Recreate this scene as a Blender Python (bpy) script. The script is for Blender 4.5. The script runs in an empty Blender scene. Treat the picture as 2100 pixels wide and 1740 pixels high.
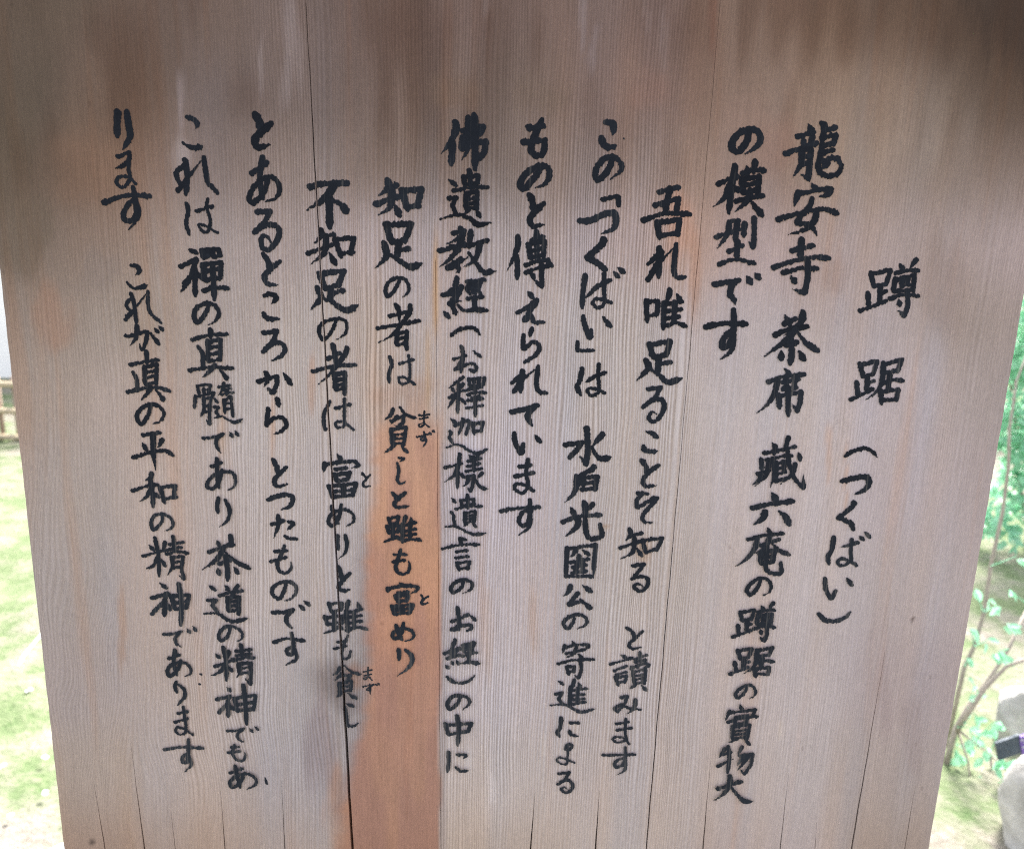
import bpy, bmesh, math, random
import numpy as np
from mathutils import Vector, Matrix

S = bpy.context.scene
COL = S.collection
random.seed(7)
rng = np.random.default_rng(11)

# ------------------------------------------------------------------ camera
# The photograph, measured on a 2100 x 1740 scale: the board's side edges meet at VP.
PW, PH, F = 2100.0, 1740.0, 1600.0
VP = (827.0, 7997.0)
SRC = 3526.0 / PW                       # full-size photograph pixels per unit
CAM_H = 1.45
dn = np.array([VP[0] - PW / 2, VP[1] - PH / 2, F]); dn /= np.linalg.norm(dn)
bx = np.array([1.0, 0, 0]) - dn * dn[0]; bx /= np.linalg.norm(bx)
zz = -dn
yy = np.cross(zz, bx)
M = np.stack([bx, yy, zz])              # camera axes -> world axes


def ray(px, py):
    return M @ np.array([(px - PW / 2) / F, (py - PH / 2) / F, 1.0])


def edge(a, b, y):
    return a[0] + (b[0] - a[0]) * (y - a[1]) / (b[1] - a[1])


_yl = 1300.0
_l = ray(edge((3.5, 626), (128, 1740), _yl), _yl)
_r = ray(edge((2085, 715), (1908, 1740), _yl), _yl)
BOARD_W = 0.90
CAM_D = BOARD_W / (_r[0] / _r[1] - _l[0] / _l[1])
CAM = np.array([-CAM_D * 0.5 * (_r[0] / _r[1] + _l[0] / _l[1]), -CAM_D, CAM_H])


def on_board(px, py, y=0.0):            # point of the plane Y = y
    r = ray(px, py)
    return CAM + r * ((y - CAM[1]) / r[1])


def on_ground(px, py, z=0.0):
    r = ray(px, py)
    return CAM + r * ((z - CAM[2]) / r[2])


def to_photo(P):                        # world points (n,3) -> photograph units
    q = (np.asarray(P) - CAM) @ M
    return q[:, 0] / q[:, 2] * F + PW / 2, q[:, 1] / q[:, 2] * F + PH / 2


cd = bpy.data.cameras.new('camera')
cam = bpy.data.objects.new('camera', cd)
COL.objects.link(cam)
cd.sensor_fit = 'HORIZONTAL'
cd.sensor_width = 36
cd.lens = 36 * F / PW
cd.clip_start = 0.02
cd.clip_end = 200
R = Matrix(((bx[0], -bx[1], -bx[2], CAM[0]),
            (yy[0], -yy[1], -yy[2], CAM[1]),
            (zz[0], -zz[1], -zz[2], CAM[2]),
            (0, 0, 0, 1)))
cam.matrix_world = R
cd.dof.use_dof = True
cd.dof.focus_distance = float(np.linalg.norm(on_board(1050, 950) - CAM))
cd.dof.aperture_fstop = 6.0
S.camera = cam

# ------------------------------------------------------------------ light
SUN_EL, SUN_AZ = 52.0, 28.0             # high and behind the board, so its written face is in open shade
w = bpy.data.worlds.new('World'); S.world = w; w.use_nodes = True
nt = w.node_tree
bg = nt.nodes['Background']
sky = nt.nodes.new('ShaderNodeTexSky'); sky.sky_type = 'NISHITA'
sky.sun_disc = False
sky.sun_elevation = math.radians(SUN_EL)
sky.sun_rotation = math.radians(SUN_AZ)
sky.air_density = 1.0; sky.dust_density = 4.0; sky.ozone_density = 1.0
hs = nt.nodes.new('ShaderNodeHueSaturation'); hs.inputs['Saturation'].default_value = .35   # thin white cloud
nt.links.new(sky.outputs[0], hs.inputs['Color']); nt.links.new(hs.outputs[0], bg.inputs[0]); bg.inputs[1].default_value = 0.15
sl = bpy.data.lights.new('sun', 'SUN'); so = bpy.data.objects.new('sun', sl); COL.objects.link(so)
sl.energy = 3.0; sl.angle = math.radians(12); sl.color = (1, 0.95, 0.88)
_az = math.radians(SUN_AZ); _el = math.radians(SUN_EL)
_d = Vector((math.sin(_az) * math.cos(_el), math.cos(_az) * math.cos(_el), math.sin(_el)))
so.rotation_euler = _d.to_track_quat('Z', 'Y').to_euler()
S.view_settings.view_transform = 'Standard'; S.view_settings.look = 'None'
S.view_settings.exposure = 2.17; S.view_settings.gamma = 1
S.view_settings.use_curve_mapping = False
S.cycles.use_denoising = False
S.cycles.filter_width = 1.1


# ------------------------------------------------------------------ helpers
def lin(c):
    c = np.asarray(c, float) / 255.0
    return np.where(c <= 0.04045, c / 12.92, ((c + 0.055) / 1.055) ** 2.4)


def empty(name, loc, label=None, cat=None, group=None):
    o = bpy.data.objects.new(name, None); COL.objects.link(o)
    o.location = loc; o.empty_display_size = 0.1
    if label: o['label'] = label
    if cat: o['category'] = cat
    if group: o['group'] = group
    return o


def link(name, verts, faces, mat, parent=None, smooth=False):
    me = bpy.data.meshes.new(name)
    me.from_pydata([tuple(map(float, v)) for v in verts], [], faces)
    if smooth:
        me.polygons.foreach_set('use_smooth', [True] * len(me.polygons))
    me.materials.append(mat)
    o = bpy.data.objects.new(name, me); COL.objects.link(o)
    if parent is not None:
        o.parent = parent
        me.transform(Matrix.Translation(-parent.location))
    me.update()
    return o


class MB:
    def __init__(self): self.v = []; self.f = []

    def box(self, c, s, rot=None):
        n = len(self.v)
        for dx in (-.5, .5):
            for dy in (-.5, .5):
                for dz in (-.5, .5):
                    p = Vector((dx * s[0], dy * s[1], dz * s[2]))
                    if rot is not None: p = rot @ p
                    self.v.append((c[0] + p.x, c[1] + p.y, c[2] + p.z))
        for q in ((0, 1, 3, 2), (4, 6, 7, 5), (0, 4, 5, 1), (2, 3, 7, 6), (0, 2, 6, 4), (1, 5, 7, 3)):
            self.f.append(tuple(n + i for i in q))

    def tube(self, pts, rad, seg=8):
        pts = [Vector(p) for p in pts]
        n0 = len(self.v)
        for i, p in enumerate(pts):
            t = (pts[min(i + 1, len(pts) - 1)] - pts[max(i - 1, 0)]).normalized()
            a = t.orthogonal().normalized() if i == 0 else (a - t * a.dot(t)).normalized()
            b = t.cross(a)
            r = rad[i] if hasattr(rad, '__len__') else rad
            for k in range(seg):
                an = 2 * math.pi * k / seg
                q = p + (a * math.cos(an) + b * math.sin(an)) * r
                self.v.append(tuple(q))
        for i in range(len(pts) - 1):
            for k in range(seg):
                k2 = (k + 1) % seg
                self.f.append((n0 + i * seg + k, n0 + i * seg + k2, n0 + (i + 1) * seg + k2, n0 + (i + 1) * seg + k))
        self.f.append(tuple(n0 + k for k in reversed(range(seg))))
        self.f.append(tuple(n0 + (len(pts) - 1) * seg + k for k in range(seg)))

    def leaf(self, p, d, up, ln, wd, bend=0.15):
        d = Vector(d).normalized(); s = d.cross(Vector(up)).normalized(); u = s.cross(d)
        p = Vector(p); n = len(self.v)
        for t, ww in ((0, .06), (.22, .75), (.5, 1.0), (.78, .62), (1, .02)):
            c = p + d * ln * t - u * (bend * ln * t * t)
            self.v.append(tuple(c - s * wd * .5 * ww + u * wd * .12 * ww))
            self.v.append(tuple(c))
            self.v.append(tuple(c + s * wd * .5 * ww + u * wd * .12 * ww))
        for i in range(4):
            a = n + i * 3
            self.f.append((a, a + 1, a + 4, a + 3)); self.f.append((a + 1, a + 2, a + 5, a + 4))

    def build(self, name, mat, parent=None, smooth=False):
        return link(name, self.v, self.f, mat, parent, smooth)


class NT:                                # small node-tree writer
    def __init__(self, name):
        self.m = bpy.data.materials.new(name); self.m.use_nodes = True
        self.t = self.m.node_tree; self.b = self.t.nodes['Principled BSDF']

    def n(self, kind, **kw):
        x = self.t.nodes.new(kind)
        for k, v in kw.items():
            if k.startswith('i_'):
                key = k[2:]
                x.inputs[int(key) if key.isdigit() else key.replace('_', ' ')].default_value = v
            else: setattr(x, k, v)
        return x

    def l(self, a, b): self.t.links.new(a, b)

    def math(self, op, a, b=None, clamp=False):
        x = self.n('ShaderNodeMath', operation=op, use_clamp=clamp)
        for i, q in enumerate((a, b)):
            if q is None: continue
            if isinstance(q, (int, float)): x.inputs[i].default_value = q
            else: self.l(q, x.inputs[i])
        return x.outputs[0]

    def ramp(self, fac, stops):
        r = self.n('ShaderNodeValToRGB')
        e = r.color_ramp.elements
        while len(e) < len(stops): e.new(0.5)
        for q, (p, c) in zip(e, stops):
            q.position = p; q.color = (*c, 1) if hasattr(c, '__len__') else (c, c, c, 1)
        self.l(fac, r.inputs[0]); return r.outputs[0]

    def mix(self, kind, fac, a, b):
        x = self.n('ShaderNodeMix', data_type='RGBA', blend_type=kind)
        if isinstance(fac, (int, float)): x.inputs[0].default_value = fac
        else: self.l(fac, x.inputs[0])
        for i, q in ((6, a), (7, b)):
            if hasattr(q, '__len__'): x.inputs[i].default_value = (*q, 1)
            else: self.l(q, x.inputs[i])
        return x.outputs[2]

    def noise(self, vec, scale, detail=3, rough=.55, **kw):
        x = self.n('ShaderNodeTexNoise', **kw)
        x.inputs['Scale'].default_value = scale; x.inputs['Detail'].default_value = detail
        x.inputs['Roughness'].default_value = rough
        self.l(vec, x.inputs['Vector']); return x.outputs[0]

    def coord(self, scale=(1, 1, 1)):
        tc = self.n('ShaderNodeTexCoord'); mp = self.n('ShaderNodeMapping')
        mp.inputs['Scale'].default_value = scale
        self.l(tc.outputs['Object'], mp.inputs['Vector']); return mp.outputs[0]

    def bump(self, h, dist, strength=1.0):
        x = self.n('ShaderNodeBump'); x.inputs['Distance'].default_value = dist
        x.inputs['Strength'].default_value = strength
        self.l(h, x.inputs['Height']); self.l(x.outputs[0], self.b.inputs['Normal'])


# ------------------------------------------------------------------ materials
def mat_weathered():                     # weathered cedar; stains and painted top shade come from the 'stain' attribute, alpha = how ridged
    k = NT('weathered_cedar')
    at = k.n('ShaderNodeAttribute', attribute_name='stain_shade')
    # ring lines wander a little along the board
    wob = k.noise(k.coord((3, 1, 1.2)), 3.0, 2)
    tc = k.n('ShaderNodeTexCoord'); sp = k.n('ShaderNodeSeparateXYZ'); k.l(tc.outputs['Object'], sp.inputs[0])
    # the rings swing sideways low on the left, where the cut runs through the heart of the log
    mr = k.n('ShaderNodeMapRange'); k.l(sp.outputs[0], mr.inputs[0]); mr.inputs[1].default_value = -.16; mr.inputs[2].default_value = -.40
    mz = k.n('ShaderNodeMapRange'); k.l(sp.outputs[2], mz.inputs[0]); mz.inputs[1].default_value = CAM_H - .12; mz.inputs[2].default_value = CAM_H - .45
    sw = k.math('MULTIPLY', k.math('MULTIPLY', mr.outputs[0], mz.outputs[0]), .07)
    xw = k.math('ADD', sp.outputs[0], k.math('MULTIPLY', wob, k.math('ADD', sw, .018)))
    cb = k.n('ShaderNodeCombineXYZ'); k.l(xw, cb.inputs[0])
    k.l(k.math('MULTIPLY', sp.outputs[2], 0.02), cb.inputs[2])
    warp = k.noise(cb.outputs[0], 45.0, 2, .5)               # rings 2 to 4 mm apart, uneven
    ph = k.math('ADD', k.math('MULTIPLY', xw, 2290.0), k.math('MULTIPLY', warp, 42.0))
    ridge = k.math('ADD', .5, k.math('MULTIPLY', k.math('SINE', ph), .22))
    ridge = k.math('ADD', ridge, k.math('MULTIPLY', k.math('SUBTRACT', k.noise(cb.outputs[0], 600.0, 2, .55), .5), .55))
    ridge2 = k.noise(cb.outputs[0], 190.0, 2, .5)
    fib = k.noise(k.coord((1, 1, .03)), 1100.0, 3, .7)       # short fibres
    spk = k.noise(k.coord((1, 1, .22)), 900.0, 2, .6)
    r1 = k.ramp(ridge, [(.26, .0), (.50, .60), (.74, 1.0)])
    zone = k.ramp(k.noise(k.coord((1, 1, .22)), 17.0, 3, .6), [(.34, .12), (.62, 1.25)])
    lo = k.math('MULTIPLY', k.math('MULTIPLY', k.math('SUBTRACT', r1, .5), zone), at.outputs['Alpha'])
    v = k.math('ADD', 1.0, k.math('MULTIPLY', lo, .50))
    v = k.math('ADD', v, k.math('MULTIPLY', k.math('SUBTRACT', ridge2, .5), .09))
    v = k.math('ADD', v, k.math('MULTIPLY', k.math('SUBTRACT', fib, .5), .50))
    v = k.math('ADD', v, k.math('MULTIPLY', k.math('SUBTRACT', spk, .5), .40))
    cl = k.n('ShaderNodeCombineColor')
    for i in range(3): k.l(v, cl.inputs[i])
    c = k.mix('MULTIPLY', 1.0, at.outputs['Color'], cl.outputs[0])
    # ridges bleach grey, furrows keep the brown
    tint = k.mix('MIX', k.math('MULTIPLY', r1, at.outputs['Alpha']), (1.05, .985, .93), (.985, 1.0, 1.03))
    c = k.mix('MULTIPLY', 1.0, c, tint)
    # scattered reddish resin streaks
    rs = k.noise(k.coord((1, 1, .05)), 34.0, 3, .6)
    c = k.mix('MULTIPLY', k.math('MULTIPLY', k.ramp(rs, [(.58, 0.0), (.72, 1.0)]), .55), c, (1.02, .84, .70))
    # pinholes and specks
    vo = k.n('ShaderNodeTexVoronoi'); vo.inputs['Scale'].default_value = 26
    k.l(k.coord((1, 1, .55)), vo.inputs['Vector'])
    hole = k.ramp(vo.outputs['Distance'], [(.03, 1.0), (.05, 0.0)])
    c = k.mix('MULTIPLY', k.math('MULTIPLY', hole, .22), c, (.30, .24, .20))
    k.l(c, k.b.inputs['Base Color'])
    k.b.inputs['Roughness'].default_value = .82
    k.b.inputs['Specular IOR Level'].default_value = .25
    h = k.math('ADD', k.math('MULTIPLY', r1, at.outputs['Alpha']), k.math('MULTIPLY', fib, .35))
    k.bump(h, .0009, .55)
    return k.m


def mat_plain_wood(name, c1, c2, sc=(8, 8, .6)):
    k = NT(name)
    n = k.noise(k.coord(sc), 12.0, 4, .6)
    k.l(k.ramp(n, [(.3, c1), (.7, c2)]), k.b.inputs['Base Color'])
    k.b.inputs['Roughness'].default_value = .8
    k.bump(n, .002, .5)
    return k.m


def mat_ink():
    k = NT('brush_ink')
    tc = k.n('ShaderNodeTexCoord'); sp = k.n('ShaderNodeSeparateXYZ'); k.l(tc.outputs['Object'], sp.inputs[0])
    wear = k.noise(k.coord((1, 1, .03)), 520.0, 3, .65)       # ink rubbed off along the grain
    big = k.noise(k.coord((1, 1, .6)), 9.0, 2, .5)
    zr = k.n('ShaderNodeMapRange'); k.l(sp.outputs[2], zr.inputs[0])
    zr.inputs[1].default_value = CAM_H + .02; zr.inputs[2].default_value = CAM_H - .42
    ld = k.n('ShaderNodeAttribute', attribute_name='load')       # how much ink the brush still carried
    lvl = k.math('ADD', k.math('MULTIPLY', zr.outputs[0], .20), k.math('MULTIPLY', ld.outputs['Fac'], .25))
    c0 = k.mix('MIX', lvl, (.0040, .0050, .0095), (.036, .043, .060))
    a = k.math('ADD', wear, k.math('MULTIPLY', lvl, .45))
    f = k.ramp(a, [(.66, 0.0), (.88, 1.0)])
    c = k.mix('MIX', k.math('MULTIPLY', f, .6), c0, (.13, .115, .11))
    k.l(c, k.b.inputs['Base Color'])
    k.b.inputs['Roughness'].default_value = .7
    k.b.inputs['Specular IOR Level'].default_value = .12
    k.bump(wear, .0006, .6)
    return k.m


def mat_moss():
    k = NT('moss_ground')
    co = k.coord()
    big = k.noise(co, .9, 4, .6); mid = k.noise(co, 5.0, 5, .65); fine = k.noise(co, 45.0, 4, .7)
    soil = k.ramp(fine, [(.3, (.13, .115, .095)), (.7, (.235, .215, .185))])
    moss = k.ramp(k.math('ADD', k.math('MULTIPLY', mid, .6), k.math('MULTIPLY', fine, .4)),
                  [(.30, (.045, .085, .028)), (.48, (.115, .145, .075)), (.70, (.21, .213, .155))])
    # bare, sandy earth towards the left, moss to the right and near
    m = k.math('ADD', k.math('MULTIPLY', big, .6), k.math('MULTIPLY', mid, .4))
    c = k.mix('MIX', k.ramp(m, [(.45, 1.0), (.56, 0.0)]), soil, moss)
    k.l(c, k.b.inputs['Base Color']); k.b.inputs['Roughness'].default_value = .95
    k.b.inputs['Specular IOR Level'].default_value = .15
    k.bump(k.math('ADD', mid, k.math('MULTIPLY', fine, .4)), .03, .8)
    return k.m


def mat_leaf(name, c1, c2):
    k = NT(name)
    n = k.noise(k.coord(), 22.0, 2)
    c = k.ramp(n, [(.35, c1), (.65, c2)])
    k.l(c, k.b.inputs['Base Color']); k.b.inputs['Roughness'].default_value = .3; k.b.inputs['Specular IOR Level'].default_value = .9
    tr = k.n('ShaderNodeBsdfTranslucent'); k.l(c, tr.inputs[0])
    mx = k.n('ShaderNodeMixShader'); mx.inputs[0].default_value = .6
    out = k.t.nodes['Material Output']
    k.l(k.b.outputs[0], mx.inputs[1]); k.l(tr.outputs[0], mx.inputs[2]); k.l(mx.outputs[0], out.inputs[0])
    return k.m


def mat_stone(name, c1, c2, sc=14.0, rough=.85):
    k = NT(name)
    co = k.coord()
    n = k.noise(co, sc, 6, .65); b = k.noise(co, sc * .3, 3)
    c = k.ramp(k.math('ADD', k.math('MULTIPLY', n, .6), k.math('MULTIPLY', b, .4)), [(.34, c1), (.66, c2)])
    k.l(c, k.b.inputs['Base Color']); k.b.inputs['Roughness'].default_value = rough
    k.bump(n, .02, .6)
    return k.m


M_CEDAR = mat_weathered()
M_DARK = mat_plain_wood('roof_wood', (.06, .045, .035), (.13, .10, .08))
M_POST = mat_plain_wood('post_wood', (.12, .09, .07), (.22, .17, .13))
M_INK = mat_ink()
M_MOSS = mat_moss()
M_LEAF = mat_leaf('fresh_leaf', (.20, .48, .30), (.36, .64, .46))
M_LEAF2 = mat_leaf('hedge_leaf', (.14, .40, .20), (.28, .52, .27))  # deeper green leaf colour of the hedge
M_BARK = mat_plain_wood('bark', (.20, .17, .145), (.38, .33, .28), (20, 20, 4))
M_ROCK = mat_stone('pale_granite', (.24, .23, .215), (.56, .54, .51))
M_BLUESTONE = mat_stone('blue_grey_stone', (.20, .235, .25), (.32, .36, .375))
M_PLASTER = mat_stone('white_plaster', (.82, .79, .78), (.88, .85, .84), 3.0)
M_BAMBOO = mat_stone('bamboo', (.30, .24, .16), (.44, .36, .25), 8.0, .5)
M_BAMBOO_D = mat_stone('old_bamboo', (.18, .13, .10), (.34, .25, .19), 8.0, .6)
M_SLATE = mat_stone('slate', (.03, .045, .065), (.06, .085, .11), 30.0, .5)
M_PURPLE = mat_stone('purple_enamel', (.13, .07, .30), (.17, .10, .38), 20.0, .4)
M_WHITE = mat_stone('white_paint', (.50, .50, .52), (.58, .58, .58), 20.0, .6)
M_STRAP = mat_stone('pale_strip', (.36, .42, .41), (.45, .50, .49), 12.0, .5)

# ------------------------------------------------------------------ ground and far setting
gv = []; gf = []
gx = np.concatenate([np.linspace(-40, -4, 10), np.linspace(-3.8, 3.8, 120), np.linspace(4, 40, 10)])
gy = np.concatenate([np.linspace(-10, 0, 8), np.linspace(.1, 7, 110), np.linspace(7.5, 60, 16)])
P = rng.uniform(0, 6.28, 12)
for y in gy:
    for x in gx:
        z = (.018 * math.sin(3.1 * x + P[0]) * math.sin(2.7 * y + P[1]) + .010 * math.sin(7.3 * x + 1.9 * y + P[2])
             + .008 * math.sin(9.1 * y - 3.7 * x + P[3]) + .005 * math.sin(19 * x + P[4]) * math.sin(17 * y + P[5]))
        gv.append((x, y, z))
nx = len(gx)
for j in range(len(gy) - 1):
    for i in range(nx - 1):
        gf.append((j * nx + i, j * nx + i + 1, (j + 1) * nx + i + 1, (j + 1) * nx + i))
g = link('ground', gv, gf, M_MOSS, None, True); g['kind'] = 'structure'

# ------------------------------------------------------------------ the notice board
BL, BR = -BOARD_W / 2, BOARD_W / 2
BZ0 = float(on_board(1000, 1740)[2]) - 0.07
BZ1 = float(on_board(1000, 0)[2]) + 0.10
BT = 0.035
board = empty('notice_board', (0, BT / 2, 0),
              'weathered cedar notice board covered in vertical black brush writing', 'notice board')


def src_x(px, py): return float(on_board(px / SRC, py / SRC)[0])
def src_z(px, py): return float(on_board(px / SRC, py / SRC)[2])


# cracks and joints: (x,y) top, (x,y) bottom in photograph pixels, width at top / bottom in mm, depth mm, starts open at (0..1)
CR = [((323, 2687), (361, 2922), 0.2, 1.2, 7), ((453, 2578), (497, 2922), 0.2, 1.5, 8),
      ((588, 2790), (603, 2922), .2, .7, 4), ((760, 2720), (774, 2922), .2, 1.2, 7), ((970, 2687), (980, 2922), .2, 1.1, 7),
      ((1053, 0), (1213, 2922), 0.65, 2.9, 30), ((1500, 900), (1518, 2922), .5, .6, 1.5),
      ((1843, 2729), (1826, 2922), .3, 1.6, 10), ((2065, 2720), (2050, 2922), .3, 1.8, 10),
      ((2481, 0), (2225, 2922), .25, 1.35, 8), ((2447, 2620), (2420, 2922), .2, 1.4, 8),
      ((2716, 2660), (2686, 2922), .2, 1.1, 6), ((2812, 2830), (2806, 2922), .2, .6, 3),
      ((3047, 2242), (2932, 2922), .2, 1.7, 9), ((3152, 2704), (3115, 2922), .2, .9, 6)]
cracks = []
for (a, b, w0, w1, dp) in CR:
    xa, za, xb, zb = src_x(*a), src_z(*a), src_x(*b), src_z(*b)
    cracks.append((xa, za, xb, zb, w0 / 1000, w1 / 1000, dp / 1000))
cracks.sort(key=lambda c: c[2])


def crack_x(c, z):
    s = (c[2] - c[0]) / (c[3] - c[1])
    full = abs(c[1] - c[3]) > .5
    if full: return c[2] + s * (z - c[3])
    # short checks: follow the check, straight up above it
    zt = min(z, c[1])
    return c[2] + s * (zt - c[3])


def crack_w(c, z):
    t = (c[1] - z) / (c[1] - c[3])
    if t < 0: return 0.0
    t = min(t, 1.25)
    return c[4] + (c[5] - c[4]) * min(t, 1.0) if t > 0 else 0.0


rows = np.linspace(BZ0, BZ1, 300)
cols = []                                   # per row: list of (x, depth)
fills = None
V = []; D = []
mid_z = rows[0]
bounds0 = [BL] + [crack_x(c, mid_z) for c in cracks] + [BR]
nfill = [max(2, int((bounds0[i + 1] - bounds0[i]) / .0034)) for i in range(len(bounds0) - 1)]
grid = []
for z in rows:
    xs = [BL + .0006 * abs(math.sin(z * 37) * math.sin(z * 91 + 2)) + .0004 * random.random() ** 3]; ds = [.0028]
    jit = .00015 * math.sin(z * 61) + .0001 * math.sin(z * 143 + 1)
    prev = BL + .0022
    for i, c in enumerate(cracks + [None]):
        if c is None: nxt_l = BR - .0022; wdt = 0
        else:
            wdt = max(crack_w(c, z), .00008)
            nxt_l = crack_x(c, z) + jit - wdt / 2
        q = np.linspace(prev, nxt_l, nfill[i] + 1)
        xs += list(q); ds += [0.0] * len(q)
        if c is not None:
            open_ = crack_w(c, z)
            dd = min(c[6], open_ * (12 if open_ > .0009 else 2))
            xs += [nxt_l + wdt * .10, nxt_l + wdt * .90]; ds += [dd, dd]
            prev = nxt_l + wdt
    xs.append(BR - .0006 * abs(math.sin(z * 41) * math.sin(z * 83 + 1)) - .0004 * random.random() ** 3); ds.append(.0028)
    grid.append((xs, ds))
ncol = len(grid[0][0])
verts = []
for (xs, ds), z in zip(grid, rows):
    for x, d in zip(xs, ds): verts.append((x, d, z))
nv = len(verts)
faces = []
for j in range(len(rows) - 1):
    for i in range(ncol - 1):
        a = j * ncol + i
        faces.append((a, a + 1, a + ncol + 1, a + ncol))
# back, sides, top, bottom
def rim(x, y, z): verts.append((x, y, z)); return len(verts) - 1
bk = [[rim(x, BT, z) for x in (BL, BR)] for z in (BZ0, BZ1)]
faces.append((bk[0][1], bk[0][0], bk[1][0], bk[1][1]))
lft = [j * ncol for j in range(len(rows))]; rgt = [j * ncol + ncol - 1 for j in range(len(rows))]
faces.append(tuple(lft) + (bk[1][0], bk[0][0]))
faces.append(tuple(reversed(rgt)) + (bk[0][1], bk[1][1]))
faces.append(tuple(reversed(range(ncol))) + (bk[0][0], bk[0][1]))
faces.append(tuple((len(rows) - 1) * ncol + i for i in range(ncol)) + (bk[1][1], bk[1][0]))

# --- stains of the wood, top shade painted into the colour: sampled where they are on the board
PTS = []
def pts(y, *q):
    for x, r, g_, b in q: PTS.append((x, y, r, g_, b))
pts(-60, (50,97,83,72), (400,111,93,83), (800,113,95,87), (1200,116,97,88), (1600,121,100,87), (1900,87,69,56), (2100,71,54,45))
pts(50, (50,96,81,71), (300,104,87,77), (450,108,91,81), (600,115,100,94), (780,110,91,83), (950,112,93,85), (1200,115,96,88), (1400,108,86,78), (1500,128,108,94), (1750,115,95,80), (1900,90,71,58), (2050,73,56,45))
pts(200, (50,89,78,68), (250,108,90,78), (480,113,99,93), (650,111,97,91), (800,111,94,86), (930,114,97,87), (1100,113,97,88), (1250,126,104,94), (1380,123,100,89), (1550,132,112,99), (1800,136,118,104), (1980,126,111,98), (2080,91,77,66))
pts(350, (60,98,85,72), (200,121,97,81), (420,131,114,105), (600,138,123,115), (800,130,115,106), (1000,129,116,108), (1200,138,121,112), (1400,147,127,115), (1550,140,120,109), (1750,149,133,120), (1950,146,131,119), (2080,138,123,114))
pts(500, (60,110,97,85), (200,137,119,107), (400,157,142,133), (600,162,148,142), (800,165,152,149), (1000,163,151,147), (1250,165,150,146), (1400,169,142,127), (1550,167,150,146), (1750,162,146,140), (1900,157,142,135), (2050,161,148,146))
pts(650, (60,139,124,112), (250,148,137,127), (450,166,152,142), (700,173,161,152), (1000,175,164,160), (1250,174,163,156), (1500,173,163,161), (1800,166,155,152), (2000,148,136,129))
pts(800, (60,157,143,131), (300,168,154,145), (600,178,166,157), (820,174,158,146), (1000,180,170,168), (1300,178,168,162), (1600,180,171,168), (1850,175,166,167), (2020,155,145,141))
pts(1000, (100,159,148,140), (400,174,161,153), (600,180,167,158), (720,174,165,162), (1000,180,170,171), (1300,178,167,160), (1600,180,170,167), (1900,174,164,164), (2010,158,147,144))
pts(1200, (100,157,148,143), (400,172,159,152), (600,178,165,156), (700,170,160,156), (1000,180,169,167), (1300,177,165,156), (1600,178,168,164), (1900,168,158,155))
pts(1400, (130,159,148,143), (400,170,157,149), (580,175,165,160), (690,150,142,138), (1000,180,170,168), (1300,177,165,158), (1600,177,167,163), (1870,160,149,147))
pts(1600, (160,161,147,135), (400,172,160,153), (620,160,152,150), (1000,178,168,162), (1300,175,163,156), (1600,173,163,158), (1820,158,148,143))
pts(1740, (170,151,129,113), (400,161,142,128), (600,163,150,142), (1000,171,157,145), (1300,173,162,154), (1600,169,157,151), (1850,153,139,128))
pts(1850, (170,145,121,105), (600,153,136,123), (1000,163,147,132), (1500,163,148,141), (1850,145,130,120))

PTS = np.array(PTS, float)
VA = np.array(verts)
ux, uy = to_photo(np.column_stack([VA[:, 0], np.zeros(len(VA)), VA[:, 2]]))
acc = np.zeros((len(VA), 3)); wt = np.zeros(len(VA))
plin = lin(PTS[:, 2:5])
for (x, y), c in zip(PTS[:, :2], plin):
    d2 = ((ux - x) / 105) ** 2 + ((uy - y) / 100) ** 2
    ww = np.exp(-d2) + 1e-4 / (1 + d2)
    acc += ww[:, None] * c; wt += ww
C = acc / wt[:, None]


def vnoise(x, seed):                         # 1-D value noise
    r = np.random.default_rng(seed).uniform(-1, 1, 4096)
    i = np.floor(x).astype(int); f = x - i; f = f * f * (3 - 2 * f)
    return r[i % 4096] * (1 - f) + r[(i + 1) % 4096] * f


def vnoise2(x, y, seed):
    r = np.random.default_rng(seed).uniform(-1, 1, (256, 256))
    i = np.floor(x).astype(int); j = np.floor(y).astype(int)
    f = x - i; g_ = y - j; f = f * f * (3 - 2 * f); g_ = g_ * g_ * (3 - 2 * g_)
    a = r[i % 256, j % 256] * (1 - f) + r[(i + 1) % 256, j % 256] * f
    b = r[i % 256, (j + 1) % 256] * (1 - f) + r[(i + 1) % 256, (j + 1) % 256] * f
    return a * (1 - g_) + b * g_


def sm(a, b, x):
    t = np.clip((x - a) / (b - a), 0, 1); return t * t * (3 - 2 * t)


bxx, bzz = VA[:, 0], VA[:, 2]
streak = .5 * vnoise2(bxx / .012 + 50, bzz / .30 + 9, 1) + .5 * vnoise2(bxx / .005 + 50, bzz / .16 + 9, 2)
cloud = .6 * vnoise2(bxx / .06 + 50, bzz / .09 + 9, 3) + .4 * vnoise2(bxx / .022 + 50, bzz / .05 + 9, 4)
top = 1 - sm(200, 640, uy)
C *= (1 + streak * (.03 + .05 * top) + cloud * (.035 + .10 * top))[:, None]
# weathering under the top edge: brown mottles that trail downwards
mot = sm(-.15, .55, .55 * vnoise2(bxx / .045 + 11, bzz / .075 + 3, 61) + .45 * vnoise2(bxx / .014 + 11, bzz / .06 + 3, 62))
motz = np.interp(uy, [-100, 60, 200, 330, 470], [.34, .38, .34, .20, 0])
C *= 1 - (mot * motz)[:, None] * np.array([.78, .96, 1.08])
warm = vnoise2(bxx / .018 + 50, bzz / .22 + 20, 5)
C *= np.stack([1 + .03 * warm, 1 - .005 * warm, 1 - .05 * warm], 1)


def blend(mask, rgb):
    global C
    c = lin(rgb) if np.ndim(rgb) == 1 else rgb
    C = C * (1 - mask[:, None]) + c * mask[:, None]


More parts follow.
